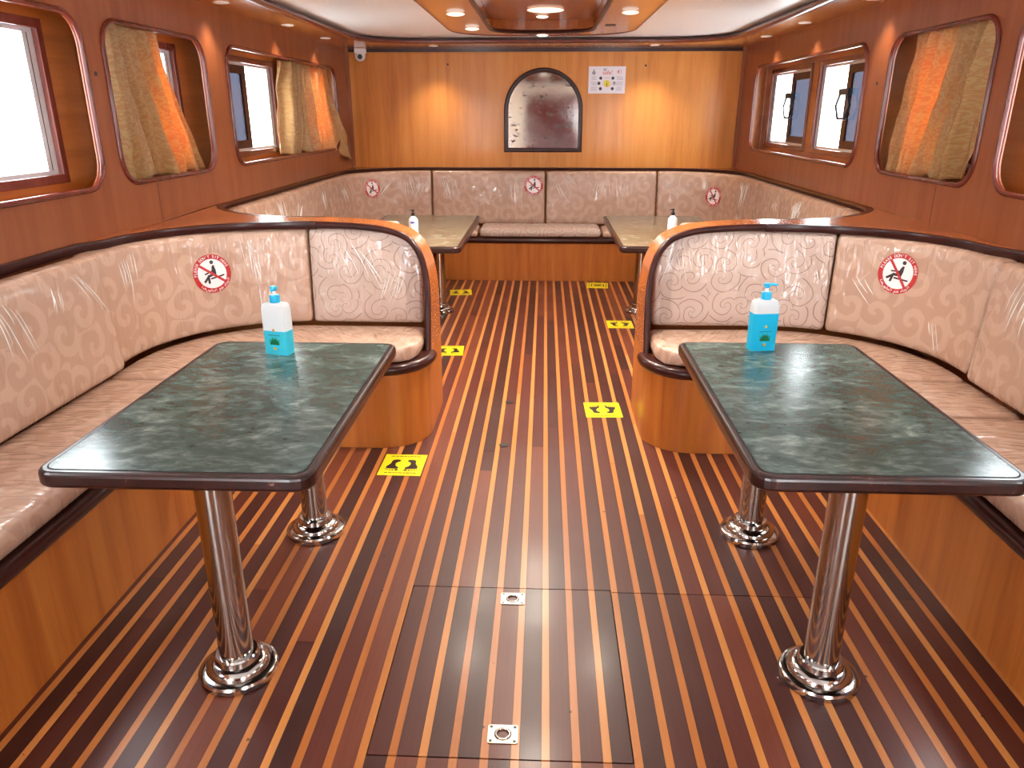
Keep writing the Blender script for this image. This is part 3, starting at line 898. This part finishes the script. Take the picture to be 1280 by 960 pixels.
for side in (-1, 1):
    W = XW(side)
    cr = [(mx(a, side), b) for a, b in arc(-1.30, 7.50, 0.725, 180, 90, 12)]
    cr = [(W - side * 0.001, 7.5)] + cr + [(mx(-1.3, side), YB - 0.002), (W - side * 0.001, YB - 0.002)]
    prism('corner_ledge', cr, ZT - 0.018, ZT - 0.001, 'wood_ledge', root)
prism('back_ledge', [(-1.3, 8.22), (2 * XC + 1.3, 8.22), (2 * XC + 1.3, YB - 0.001), (-1.3, YB - 0.001)], ZT - 0.018, ZT - 0.001, 'wood_ledge', root)

h = [(-0.80, 4.30), (-1.30, 4.30)] + arc(-1.30, 4.90, 0.60, 270, 180, 14)[1:] + [(-1.90, 7.5)] + arc(-1.30, 7.50, 0.60, 180, 90, 14)[1:]
fp = Path(h + [(2 * XC - a, b) for a, b in reversed(h)])
marks = [(-0.80, 4.30), (-1.90, 4.92), (-1.90, 5.79), (-1.90, 6.86), (-1.19, 8.10), (0.009, 8.10), (1.17, 8.10), (1.84, 6.92), (1.84, 6.19), (1.84, 4.92), (0.74, 4.30)]
S = [fp.s_of(p) for p in marks]
labs = ['beige backrest cushion curving behind the left partition in the far booth', 'beige backrest cushion on the far left wall, next to the left partition', 'crinkled beige backrest cushion on the far left wall under the open window',
        'curved beige backrest cushion with a sticker in the far left corner', 'beige backrest cushion left of centre below the arched mirror, sticker at its edge', 'beige backrest cushion right of centre below the arched mirror and poster',
        'curved beige backrest cushion with a sticker in the far right corner', 'beige backrest cushion on the far right wall, next to the right corner cushion', 'beige backrest cushion on the far right wall under the twin windows', 'beige backrest cushion curving behind the right partition in the far booth']
for i, lb in enumerate(labs):
    back_cushion(fp, S[i], S[i + 1] if i < 9 else fp.L, 0.51, 1.055, lb, T=0.09, lean=0.06, room=-1, group='far bench back cushions', key=('far', i), gap=0.012)
sl = [('beige seat cushion along the far left wall behind the table', -1), ('beige seat cushion along the far right wall behind the table', 1)]
for lb, side in sl:
    X = lambda x: mx(x, side)
    seat_cushion([(X(-1.47), 5.1), (X(-1.47), 7.2)], [(X(-1.89), 5.1), (X(-1.89), 7.2)], 0.442, 0.508, lb, group='far bench seat cushions')
    seat_cushion([(X(-1.47), 7.2)] + [(X(a), b) for a, b in arc(-1.03, 7.2, 0.44, 180, 90, 10)], [(X(-1.89), 7.2), (X(-1.89), 7.5)] + [(X(a), b) for a, b in arc(-1.3, 7.5, 0.59, 180, 90, 10)] + [(X(-1.03), 8.09)],
                 0.442, 0.508, 'curved beige seat cushion in the far %s corner of the bench' % ('left' if side < 0 else 'right'), group='far bench seat cushions')
    seat_cushion([(X(-0.74), 4.65), (X(-1.05), 4.65)] + [(X(a), b) for a, b in arc(-1.03, 5.11, 0.46, 268, 182, 8)], [(X(-0.74), 4.31), (X(-1.3), 4.31)] + [(X(a), b) for a, b in arc(-1.3, 4.9, 0.59, 268, 182, 8)],
                 0.442, 0.508, 'beige seat cushion behind the %s partition in the far booth' % ('left' if side < 0 else 'right'), group='far bench seat cushions')
seat_cushion([(-1.03, 7.64), (-0.665, 7.64)], [(-1.03, 8.09), (-0.665, 8.09)], 0.442, 0.508, 'beige seat cushion left of the loose middle cushion on the end bench', group='far bench seat cushions')
seat_cushion([(0.585, 7.64), (2 * XC + 1.03, 7.64)], [(0.585, 8.09), (2 * XC + 1.03, 8.09)], 0.442, 0.508, 'beige seat cushion right of the loose middle cushion on the end bench', group='far bench seat cushions')
# loose cushion lying in the middle of the end bench
V, Fc, UV = round_box(1.23, 0.43, 0.1, 0.045, lambda s, t, w: (-0.655 + s, 7.63 + t, 0.442 + w * 0.9), 0.014, seed=91.0)
tag(mesh('loose_cushion', V, Fc, 'fabric_line', smooth=True, uv=UV), 'plump loose cushion lying in the middle of the end bench below the mirror', 'cushion')

# ------------------------------------------------------------------ tables
def table(label, x0, x1, y0, y1, zt, legs, mat):
    t = thing('table', label, 'table', ((x0 + x1) / 2, (y0 + y1) / 2, 0), 'fixed saloon tables')
    r = 0.055
    prism('table_edge', rrect(x0, x1, y0, y1, r, 6), zt - 0.046, zt - 0.001, 'table_edge', t, bevel=0.012, seg=3)
    prism('edge_groove', rrect(x0 + 0.022, x1 - 0.022, y0 + 0.022, y1 - 0.022, r - 0.02, 6), zt - 0.0012, zt - 0.0004, 'gap_black', t)
    prism('table_surface', rrect(x0 + 0.026, x1 - 0.026, y0 + 0.026, y1 - 0.026, r - 0.024, 6), zt - 0.0011, zt + 0.0004, mat, t)
    for (lx, ly) in legs:
        g = lathe('leg', [(0.05, 0.06), (0.05, zt - 0.0465)], (lx, ly, 0), 'chrome', t, 40)
        fl = lathe('foot_flange', [(0.0, 0.0008), (0.112, 0.0008), (0.116, 0.004), (0.117, 0.02), (0.113, 0.027), (0.106, 0.03), (0.094, 0.031), (0.0935, 0.033), (0.092, 0.04), (0.086, 0.048), (0.076, 0.054), (0.067, 0.056), (0.0665, 0.058), (0.065, 0.074), (0.061, 0.079), (0.0505, 0.08)], (lx, ly, 0), 'chrome', g, 44)
        fl.location = (PLOC[t.name] * -1)
    return t
table('long table with dark green marble top beside the left bench, nearest the camera', -1.32, -0.583, 1.69, 2.895, 0.75, [(-0.92, 1.85), (-0.918, 2.676)], 'marble_green')
table('long table with dark green marble top beside the right bench, nearest the camera', 0.546, 1.255, 1.745, 2.965, 0.75, [(0.855, 1.898), (0.855, 2.725)], 'marble_green')
table('grey-brown marble topped table in the far left booth beyond the partition', -1.43, -0.57, 5.13, 6.86, 0.76, [(-0.885, 5.45), (-0.885, 6.33)], 'marble_far')
table('grey-brown marble topped table in the far right booth beyond the partition', 0.525, 1.37, 5.2, 6.9, 0.76, [(0.83, 5.5), (0.83, 6.4)], 'marble_far')

# ------------------------------------------------------------------ bottles
def sanitizer(label, x, y, z, rot, fill, gel, spout):
    t = thing('sanitizer_bottle', label, 'bottle', (x, y, z), 'pump bottles on the near tables')
    t.rotation_euler = (0, 0, rot)
    hw, hd, Hb = 0.051, 0.03, 0.198
    def body(name, z0, z1, s0, s1, mat):
        V, Fc = [], []
        lv = [(z0, s0), ((z0 * .5 + z1 * .5), (s0 + s1) / 2), (z1, s1)]
        for zz, s in lv: V += [(a, b, zz) for a, b in rrect(-hw * s, hw * s, -hd * s, hd * s, 0.013, 5)]
        n = len(V) // len(lv)
        for q in range(len(lv) - 1): Fc += [(q * n + i, q * n + (i + 1) % n, (q + 1) * n + (i + 1) % n, (q + 1) * n + i) for i in range(n)]
        Fc += [tuple(range(n)), tuple(range(len(V) - n, len(V)))]
        return V, Fc
    def add(name, V, Fc, mat):
        me = bpy.data.meshes.new(name); me.from_pydata(V, [], Fc)
        bm = bmesh.new(); bm.from_mesh(me); bmesh.ops.recalc_face_normals(bm, faces=bm.faces[:]); bm.to_mesh(me); bm.free()
        return shade_auto(link(name, me, mat, t), 50)
    zf = 0.004 + fill * 0.18
    V, Fc = body('a', 0.0005, zf, 0.97, 1.0, None); add('gel_body', V, Fc, gel)
    V, Fc = body('b', zf + 0.0003, 0.176, 1.0, 0.99, None)
    n = len(V) // 3
    Fc.pop()
    lv = [(0.19, 0.93), (0.197, 0.8), (0.2, 0.55)]
    for q, (zz, s) in enumerate(lv):
        V += [(a, b, zz) for a, b in rrect(-hw * s, hw * s, -hd * s, hd * s, 0.013 * s, 5)]
        q2 = 2 + q
        Fc += [(q2 * n + i, q2 * n + (i + 1) % n, (q2 + 1) * n + (i + 1) % n, (q2 + 1) * n + i) for i in range(n)]
    Fc.append(tuple(range(len(V) - n, len(V))))
    add('bottle_shoulder', V, Fc, 'bottle_frost')
    PLOC[t.name] = Vector((0, 0, 0))
    lathe('pump_collar', [(0.0, 0.2), (0.019, 0.2), (0.02, 0.203), (0.019, 0.226), (0.014, 0.229), (0.0, 0.229)], (0, 0, 0), 'pump_blue', t, 20)
    lathe('pump_stem', [(0.0, 0.229), (0.006, 0.229), (0.006, 0.248), (0.0, 0.248)], (0, 0, 0), 'white_plastic', t, 12)
    hd_ = lathe('pump_head', [(0.0, 0.244), (0.009, 0.244), (0.014, 0.252), (0.014, 0.259), (0.009, 0.262), (0.0, 0.262)], (0, 0, 0), 'pump_blue', t, 16)
    sweep('spout', [(0.008 * spout[0], 0.008 * spout[1], 0.256), (0.03 * spout[0], 0.03 * spout[1], 0.256), (0.042 * spout[0], 0.042 * spout[1], 0.252)], ell(0.006, 0.005, 8), 'pump_blue', hd_)
    fy = -hd * 0.99 - 0.0012
    fn = lambda a, b: (a, fy, b)
    Flat().disc(0, 0.098, 0.0055, 12).build('emblem', fn, 'print_gold', t)
    f = Flat(); rr = random.Random(3)
    for i in range(11):                      # script name, too small to read
        xx = -0.024 + i * 0.0046
        f.bar((xx, 0.0785 + rr.uniform(-0.001, 0.001)), (xx + 0.0046, 0.0795 + rr.uniform(-0.003, 0.003)), 0.0018)
    f.bar((-0.026, 0.0765), (0.026, 0.0765), 0.0008)
    f.build('script_print', fn, 'print_teal', t)
    f = Flat(); f.poly([(-0.02, 0.04), (0.02, 0.04), (0.02, 0.048), (-0.02, 0.048)])
    for i in range(9):
        a = math.radians(14 + i * 19); L = 0.027 + 0.005 * (i % 2)
        c = (0.0, 0.046); d = (c[0] + L * math.cos(a), c[1] + L * math.sin(a))
        f.poly([(c[0] - 0.005 * math.sin(a), c[1] + 0.005 * math.cos(a)), d, (c[0] + 0.005 * math.sin(a), c[1] - 0.005 * math.cos(a))][::-1])
    f.build('aloe_print', fn, 'print_green', t)
    Flat().poly([(-0.006, 0.02), (0.006, 0.02), (0.006, 0.031), (-0.006, 0.031)]).build('badge_print', fn, 'print_gold', t)
    return t
sanitizer('tall pump bottle half full of blue gel on the left marble table', -1.01, 2.735, 0.7506, math.radians(-14), 0.5, 'gel_blue', (0.35, -0.9))
sanitizer('tall pump bottle nearly full of blue gel on the right marble table', 0.855, 2.865, 0.7506, math.radians(8), 0.80, 'gel_blue_deep', (0.97, 0.1))

def small_bottle(label, x, y, z, logo):
    t = thing('hand_gel_bottle', label, 'bottle', (x, y, z), 'small pump bottles on the far tables')
    o = lathe('bottle_body', [(0.0, 0.0006), (0.03, 0.0006), (0.034, 0.006), (0.034, 0.115), (0.031, 0.128), (0.02, 0.14), (0.014, 0.144), (0.014, 0.15), (0.0, 0.15)], (x, y, z), 'white_plastic', t, 24)
    lathe('pump_collar', [(0.0, 0.15), (0.014, 0.15), (0.0145, 0.17), (0.008, 0.173), (0.0, 0.173)], (x, y, z), 'black', t, 16)
    hd_ = lathe('pump_head', [(0.0, 0.173), (0.005, 0.173), (0.006, 0.185), (0.011, 0.187), (0.011, 0.195), (0.0, 0.197)], (x, y, z), 'black', t, 12)
    sweep('spout', [(x - 0.004, y, z + 0.191), (x - 0.026, y - 0.006, z + 0.189)], ell(0.004, 0.003, 6), 'black', hd_).location = -PLOC[t.name]
    if logo:
        f = Flat().disc(0.0, 0.105, 0.019, 16, ry=0.008); f.build('logo_oval', lambda a, b: (x + a, y - 0.0345 + a * a * 10, z + b), 'print_blue', t)
        f = Flat()
        for q in range(4): f.bar((-0.016, 0.085 - q * 0.009), (0.016, 0.085 - q * 0.009), 0.002, 6)
        f.build('small_print', lambda a, b: (x + a, y - 0.0345 + a * a * 12, z + b), 'print_grey', t)['kind'] = 'stuff'
small_bottle('small white bottle with black pump and blue oval logo on the far left table', -0.965, 5.6, 0.7606, True)
small_bottle('small clear-white bottle with black pump on the far right table', 0.955, 5.72, 0.7606, False)

# ------------------------------------------------------------------ stickers on cushions
AR = None
def no_sit(key, u, v, rad, rot, label):
    d = pix_ray(u, v)
    hit, n, _, _ = BVH[key].ray_cast(EYE, d)
    if n.dot(d) > 0: n = -n
    e = 0.05
    up = (Vector((0, 0, 1)) - n * n.z).normalized(); rt = up.cross(n).normalized()
    if rt.x < 0 and abs(n.y) > 0.3: pass
    c, s = math.cos(rot), math.sin(rot)
    t = thing('no_sitting_sticker', label, 'sticker', hit, 'round no-sitting stickers on the cushions')
    def fnz(off):
        def fn(a, b):
            a, b = a * rad, b * rad
            a2, b2 = a * c - b * s, a * s + b * c
            p = hit + rt * a2 + up * b2
            h, _, _, _ = BVH[key].ray_cast(p + n * 0.1, -n, 0.25)
            if h is None: h = p
            return h + n * off
        return fn
    Flat().disc(0, 0, 1, 40, 0.0001, 6).build('red_ring', fnz(0.0025), 'sticker_red', t)
    Flat().disc(0, 0, 0.76, 36, 0.0001, 5).build('white_field', fnz(0.0034), 'sticker_white', t)
    f = Flat().disc(0.19, 0.56, 0.1, 14)
    f.poly([(0.1, 0.32), (0.17, 0.4), (0.25, 0.38), (0.24, 0.1), (0.19, -0.12), (-0.02, -0.1), (0.02, 0.12)])
    f.bar((-0.38, 0.08), (0.08, 0.12), 0.075, 4).bar((-0.27, -0.07), (0.15, -0.06), 0.13, 4).bar((-0.22, -0.08), (-0.54, -0.3), 0.12, 3).bar((-0.24, -0.08), (-0.32, -0.44), 0.12, 3).bar((-0.17, -0.23), (0.57, -0.27), 0.08, 6)
    f.build('seated_figure', fnz(0.0042), 'print_black', t)
    Flat().bar((-0.5, 0.62), (0.5, -0.62), 0.13, 10).build('slash', fnz(0.005), 'sticker_red', t)
    f = Flat(); msg = "PLEASE DON'T SIT HERE"
    for i, ch in enumerate(msg):
        if ch == ' ': continue
        a = math.radians(168 - i * (160 / (len(msg) - 1)))
        f.text(ch, 0.19, 0.815 * math.cos(a), 0.815 * math.sin(a), a - PI / 2)
    msg = '\ufe8d\ufedf\ufeae\ufe9f\ufe8e\ufe80 \ufecb\ufeaa\ufee1 \ufe8d\ufedf\ufea0\ufee0\ufeee\ufeb1 \ufeeb\ufee8\ufe8e'[::-1]
    for i, ch in enumerate(msg):
        if ch == ' ': continue
        a = math.radians(212 + i * (112 / (len(msg) - 1)))
        f.text(ch, 0.2, 0.93 * math.cos(a), 0.93 * math.sin(a), a + PI / 2)
    f.build('lettering', fnz(0.0036), 'paper_white', t)['kind'] = 'stuff'
no_sit(('left', 1), 265, 342, 0.098, math.radians(14), 'round red sticker on the curved cushion of the near left booth')
no_sit(('right', 1), 1123, 342, 0.098, math.radians(-2), 'round red sticker on the curved cushion of the near right booth')
no_sit(('far', 3), 465, 236, 0.096, math.radians(14), 'small-looking round red sticker on the far left corner cushion')
no_sit(('far', 4), 667, 232, 0.1, math.radians(10), 'round red sticker on the end bench cushion below the mirror')
no_sit(('far', 6), 892, 246, 0.098, math.radians(-2), 'round red sticker on the far right corner cushion')

# ------------------------------------------------------------------ footprint stickers on the floor
def foot(f, cx, cy, sgn, flip, k=1.0):
    out = [(-0.016, -0.05), (0.004, -0.055), (0.02, -0.05), (0.026, -0.036), (0.026, -0.016), (0.034, 0.004), (0.044, 0.024), (0.04, 0.042), (0.016, 0.046), (-0.014, 0.048), (-0.02, 0.034), (-0.002, 0.016), (0.004, -0.006), (0.0, -0.024), (-0.014, -0.034)]
    pts = [(cx + sgn * a * k, cy + flip * b * k) for a, b in out]
    f.poly(pts if sgn * flip > 0 else pts[::-1])
    for i, (tx, ty, r) in enumerate([(-0.012, 0.06, 0.0085), (0.006, 0.062, 0.006), (0.02, 0.06, 0.0052), (0.032, 0.056, 0.0046), (0.042, 0.05, 0.004)]):
        f.disc(cx + sgn * tx * k, cy + flip * ty * k, r * k, 10)
def floor_sticker(label, cx, cy, rot, flip, box=False, w=0.208, l=0.232):
    t = thing('floor_sticker', label, 'sticker', (cx, cy, 0), 'yellow footprint stickers on the floor')
    c, s = math.cos(rot), math.sin(rot)
    def fz(z): return lambda a, b: (cx + a * c - b * s, cy + a * s + b * c, z)
    f = Flat().poly([(-w / 2, -l / 2), (w / 2, -l / 2), (w / 2, l / 2), (-w / 2, l / 2)])
    V = [fz(0.0006)(a, b) for a, b in f.V] + [fz(0.0014)(a, b) for a, b in f.V]
    mesh('yellow_sheet', V, BOXF, 'sticker_yellow', t)
    f = Flat()
    if box:
        for a, b in (((-0.06, 0.05), (0.06, 0.05)), ((-0.06, -0.05), (0.06, -0.05)), ((-0.06, -0.05), (-0.06, 0.05)), ((0.06, -0.05), (0.06, 0.05))): f.bar(a, b, 0.012)
        f.bar((-0.035, 0), (0.035, 0), 0.05)
        f.bar((-0.085, -0.09), (-0.085, 0.09), 0.006).bar((0.085, -0.09), (0.085, 0.09), 0.006)
    else:
        foot(f, -0.034, 0.0, -1, flip); foot(f, 0.034, 0.0, 1, flip)
    f.build('footprints' if not box else 'frame_print', fz(0.0022), 'print_black', t)
    f = Flat(); rr = random.Random(int(cy * 100))
    for yy in (0.092, -0.09):                 # lines of print too small to read
        xx = -0.075
        while xx < 0.07:
            ww = rr.uniform(0.008, 0.02); f.bar((xx, yy), (xx + ww, yy), 0.007); xx += ww + 0.004
    if not box: f.build('small_print', fz(0.0022), 'print_black', t)['kind'] = 'stuff'
floor_sticker('yellow footprint sticker on the floor by the left pod, nearest the camera', -0.674, 3.308, -0.01, -1)
floor_sticker('yellow footprint sticker on the floor by the right pod, toes pointing away', 0.356, 4.078, 0.03, 1)
floor_sticker('yellow footprint sticker near the far right table leg', 0.63, 5.972, 0.0, 1)
floor_sticker('yellow sticker with a boxed sign at the foot of the end bench', 0.543, 7.45, -0.07, 1, box=True, l=0.25)
floor_sticker('yellow footprint sticker half hidden by the left partition', -0.675, 5.195, 0.06, -1)
floor_sticker('yellow footprint sticker under the far left table, before the end bench', -0.79, 7.085, 0.12, -1)

# ------------------------------------------------------------------ mirror, poster, security camera
t = thing('arched_mirror', 'arched mirror with dark wooden frame and worn silvering on the end wall', 'mirror', (-0.022, YB, 1.245))
arch = [(-0.405, 1.262), (0.358, 1.262)] + arc(-0.0235, 1.655, 0.3815, 0, 180, 24)
prism('mirror_glass', arch, YB - 0.012, YB - 0.004, 'mirror_worn', t, axis='y')
sweep('mirror_frame', [(a, YB - 0.016, b) for a, b in arch], [(-0.022, -0.012), (0.018, -0.012), (0.022, 0.0), (0.012, 0.012), (-0.01, 0.014), (-0.022, 0.006)], 'wood_dark', t, up=(0, -1, 0), closed=True)

t = thing('notice_poster', 'white safety notice with red and black heading beside the arched mirror', 'poster', (0.615, YB, 1.815))
px0, px1, pz0, pz1 = 0.43, 0.802, 1.812, 2.068
boxes('sheet', [(px0, px1, YB - 0.006, YB - 0.002, pz0, pz1)], 'poster_white', t)
pw, ph = px1 - px0, pz1 - pz0
fn = lambda a, b: (px0 + a * pw, YB - 0.0075, pz1 - b * ph)
def pdisc(f, a, b, r, n=18):
    f.poly([(a + r / pw * math.cos(-2 * PI * i / n), b - r / ph * math.sin(-2 * PI * i / n)) for i in range(n)][::-1]); return f
for a, b in ((0.33, 0.43), (0.66, 0.43), (0.285, 0.62), (0.33, 0.82), (0.655, 0.82)): pdisc(Flat(), a, b, 0.0155).build('icon_disc', fn, 'print_navy', t)
pdisc(Flat(), 0.5, 0.63, 0.034).build('yellow_disc', fn, 'print_yellow', t)
f = Flat()
for (a, b) in ((0.68, 0.62), (0.72, 0.62)): f.bar((a, 0.57), (a, 0.68), 0.02)
f.bar((0.67, 0.575), (0.73, 0.575), 0.02); f.bar((0.5, 0.6), (0.5, 0.74), 0.02)
f.build('icon_marks', fn, 'print_black', t)['kind'] = 'stuff'
f = Flat(); rr = random.Random(5)
for x0, x1 in ((0.06, 0.25), (0.74, 0.95)):
    for b in (0.38, 0.43, 0.48, 0.58, 0.63, 0.68, 0.77, 0.82, 0.87):
        f.bar((x0 + rr.uniform(0, 0.03), b), (x1 - rr.uniform(0, 0.05), b), 0.014)
f.bar((0.42, 0.42), (0.58, 0.42), 0.012)
f.build('text_lines', fn, 'print_grey', t)['kind'] = 'stuff'
ft = lambda a, b: (px0 + a, YB - 0.0075, pz0 + b)
Flat().text('BE', 0.034, 0.165, 0.214).build('heading_word', ft, 'print_navy', t)
Flat().text('safe!', 0.056, 0.19, 0.18).build('heading_script', ft, 'print_red', t)
f = Flat(); pdisc(f, 0.14, 0.24, 0.019); f.bar((0.14, 0.1), (0.14, 0.2), 0.03); f.build('emblem', fn, 'print_grey', t)
f = Flat()
for i in range(20):
    a0, a1 = 2 * PI * i / 20, 2 * PI * (i + 1) / 20
    f.bar((0.83 + 0.02 / pw * math.cos(a0), 0.2 + 0.02 / ph * math.sin(a0)), (0.83 + 0.02 / pw * math.cos(a1), 0.2 + 0.02 / ph * math.sin(a1)), 0.01)
pdisc(f, 0.81, 0.2, 0.008); f.build('emblem', fn, 'print_red', t)

cxp = -1.875
t = thing('security_camera', 'small white dome security camera under the soffit in the left corner', 'camera', (cxp, YB - 0.06, ZS))
boxes('mount', [(cxp - 0.055, cxp + 0.055, YB - 0.1, YB - 0.019, ZS - 0.05, ZS - 0.001)], 'white_plastic', t, bevel=0.01)
lathe('dome', [(0.0, -0.125), (0.02, -0.122), (0.04, -0.11), (0.052, -0.088), (0.054, -0.05), (0.0, -0.05)], (cxp, YB - 0.075, ZS), 'white_plastic', t, 24)
ln = lathe('lens', [(0.0, 0.0), (0.022, 0.0), (0.024, 0.012), (0.0, 0.014)], (0, 0, 0), 'black', t, 18)
ln.matrix_local = Matrix.Translation(Vector((cxp + 0.012, YB - 0.125, ZS - 0.085)) - PLOC[t.name]) @ Matrix.Rotation(PI / 2, 4, 'X')
ln.data.transform(Matrix.Translation(PLOC[t.name]))

# ------------------------------------------------------------------ curtains
def curtain(label, side, top, bot, z1, z0, depth, folds, tail=None, bow=0.0):
    nu, nv = 90, 40
    V, UV, Fc = [], [], []
    xw = XW(side)
    for j in range(nv + 1):
        t = j / nv
        for i in range(nu + 1):
            s = i / nu
            ya = top[0] + (bot[0] - top[0]) * t ** 0.8
            yb = top[1] + (bot[1] - top[1]) * t ** 1.2 + bow * math.sin(PI * t)
            y = ya + (yb - ya) * s
            z = z1 + (z0 - z1) * t
            ph = s * folds * 2 * PI + 0.6 * math.sin(3 * t + s * 4)
            amp = (0.03 + 0.012 * t) * (1 + 0.35 * math.sin(s * 11 + t * 2))
            x = depth + amp * (math.sin(ph) + 0.35 * math.sin(2.3 * ph + 1.5 * t)) + 0.015 * abs(math.sin(s * folds * 6.3 + 2.2 * noise.noise(Vector((s * 5, t * 2.2, 7))))) + 0.012 * noise.noise(Vector((s * 8, t * 5, side * 3)))
            z += 0.012 * t * math.sin(ph * 0.5 + 1) + 0.02 * (t ** 6) * noise.noise(Vector((s * 10, 0, 2)))
            if tail:
                k = max(0, (s - tail[0]) / (1 - tail[0])) ** 1.3 * t ** 2
                z -= tail[1] * k; y += tail[2] * k; x -= tail[3] * min(1, k * 2.2)
            x2 = xw + side * x
            V.append((x2, y, z)); UV.append((s * 0.9, t * 0.75))
    for j in range(nv):
        for i in range(nu):
            a = j * (nu + 1) + i; Fc.append((a, a + 1, a + nu + 2, a + nu + 1))
    o = mesh('curtain', V, Fc, 'curtain_gold', None, smooth=True, uv=UV, fix=False)
    tag(o, label, 'curtain', 'gold damask window curtains')
    so = o.modifiers.new('cloth', 'SOLIDIFY'); so.thickness = 0.0015
    return o
curtain('gold damask curtain in the left window nearest the camera, glowing orange at its right', -1, (3.70, 4.38), (3.72, 4.74), 2.035, 1.30, 0.06, 5.5)
curtain('gold curtain bunched in the far left window with its corner hanging out', -1, (6.38, 7.64), (6.25, 7.72), 2.02, 1.30, 0.055, 7, tail=(0.75, 0.13, 0.30, 0.085))
curtain('gold damask curtain in the right window, orange light showing through on its left', 1, (3.72, 4.60), (3.96, 4.73), 2.035, 1.30, 0.06, 6, bow=0.0)

# ------------------------------------------------------------------ lamps
def lamp_light(name, loc, power, parent=None, r=0.04, spot=True):
    ld = bpy.data.lights.new(name, 'SPOT' if spot else 'POINT')
    ld.energy = power; ld.color = (1.0, 0.9, 0.76); ld.shadow_soft_size = r
    if spot: ld.spot_size = math.radians(100); ld.spot_blend = 0.9
    o = bpy.data.objects.new(name, ld); COL.objects.link(o)
    o.location = Vector(loc) - (PLOC.get(parent.name, Vector((0, 0, 0))) if parent else Vector((0, 0, 0)))
    if parent: o.parent = parent
    return o
def downlight(label, x, y, z, r=0.045, group='recessed soffit downlights', lit=True):
    t = thing('downlight', label, 'lamp', (x, y, z), group)
    lathe('rim', [(r * 0.8, -0.001), (r, -0.001), (r * 1.02, -0.004), (r * 0.85, -0.006), (r * 0.8, -0.004)], (x, y, z), 'white_plastic', t, 24)
    lathe('lens', [(0.0, -0.001), (r * 0.8, -0.001), (r * 0.8, -0.003), (0.0, -0.0035)], (x, y, z), 'lamp_lit', t, 20)
    if lit: lamp_light('lamp_light', (x, y, z - 0.02), LAMP_W * (0.8 if y > 7.9 else 0.3), t)
for side in (-1, 1):
    nm = 'left' if side < 0 else 'right'
    for y, w in ((3.0, 'above the near booth'), (4.88, 'above the curtained window'), (6.1, 'above the middle of the far window'), (7.12, 'nearest the far corner')):
        downlight('small round downlight in the %s soffit, %s' % (nm, w), mx(-1.93, side), y, ZS)
for x in (-1.1, 1.04):
    downlight('small round downlight in the soffit above the end wall, %s one' % ('left' if x < 0 else 'right'), x, 7.95, ZS)

# ---- dropped ceiling panel with its own lamps
FXZ = 2.13
fx = thing('ceiling_fixture', 'dropped wooden ceiling panel with recessed tray and round lamps', 'ceiling light', (XC, 4.3, ZC))
outl = rrect(XC - 0.60, XC + 0.60, 2.9, 5.72, 0.36, 8)
inl = rrect(XC - 0.335, XC + 0.335, 3.15, 5.52, 0.22, 8)
o = fill_holes('panel', outl, [inl], lambda a, b: (a, b, FXZ), 'wood_fixture', fx, thick=(0, 0, ZC - FXZ - 0.001))
sweep('edge_trim', [(a, b, FXZ + 0.012) for a, b in outl], ell(0.014, 0.016, 8), 'wood_mahogany', fx, closed=True)
sweep('tray_trim', [(a, b, FXZ + 0.004) for a, b in inl], ell(0.014, 0.012, 8), 'wood_dark', fx, closed=True)
prism('tray', rrect(XC - 0.333, XC + 0.333, 3.152, 5.518, 0.218, 8), FXZ + 0.075, FXZ + 0.09, 'wood_recess', fx)
for (x, y, z, r) in ((XC + 0.02, 4.95, FXZ + 0.075, 0.11), (XC + 0.0, 5.27, FXZ + 0.075, 0.04), (XC - 0.46, 4.45, FXZ, 0.05), (XC - 0.44, 5.2, FXZ, 0.045), (XC + 0.47, 4.42, FXZ, 0.045), (XC + 0.0, 5.63, FXZ, 0.04), (XC, 3.6, FXZ + 0.075, 0.11)):
    g = lathe('lamp', [(0.0, -0.004), (r * 0.85, -0.004), (r, -0.008), (r * 0.9, -0.012), (r * 0.6, -0.016), (0.0, -0.018)], (x, y, z), 'lamp_lit', fx, 24)
    lamp_light('lamp_light', (x, y, z - 0.035), LAMP_W * (2.4 if r > 0.1 else 1.0), fx).data.spot_size = math.radians(150)
lathe('empty_socket', [(0.0, -0.002), (0.035, -0.002), (0.035, -0.003), (0.0, -0.003)], (XC + 0.42, 5.1, FXZ), 'black', fx, 16)
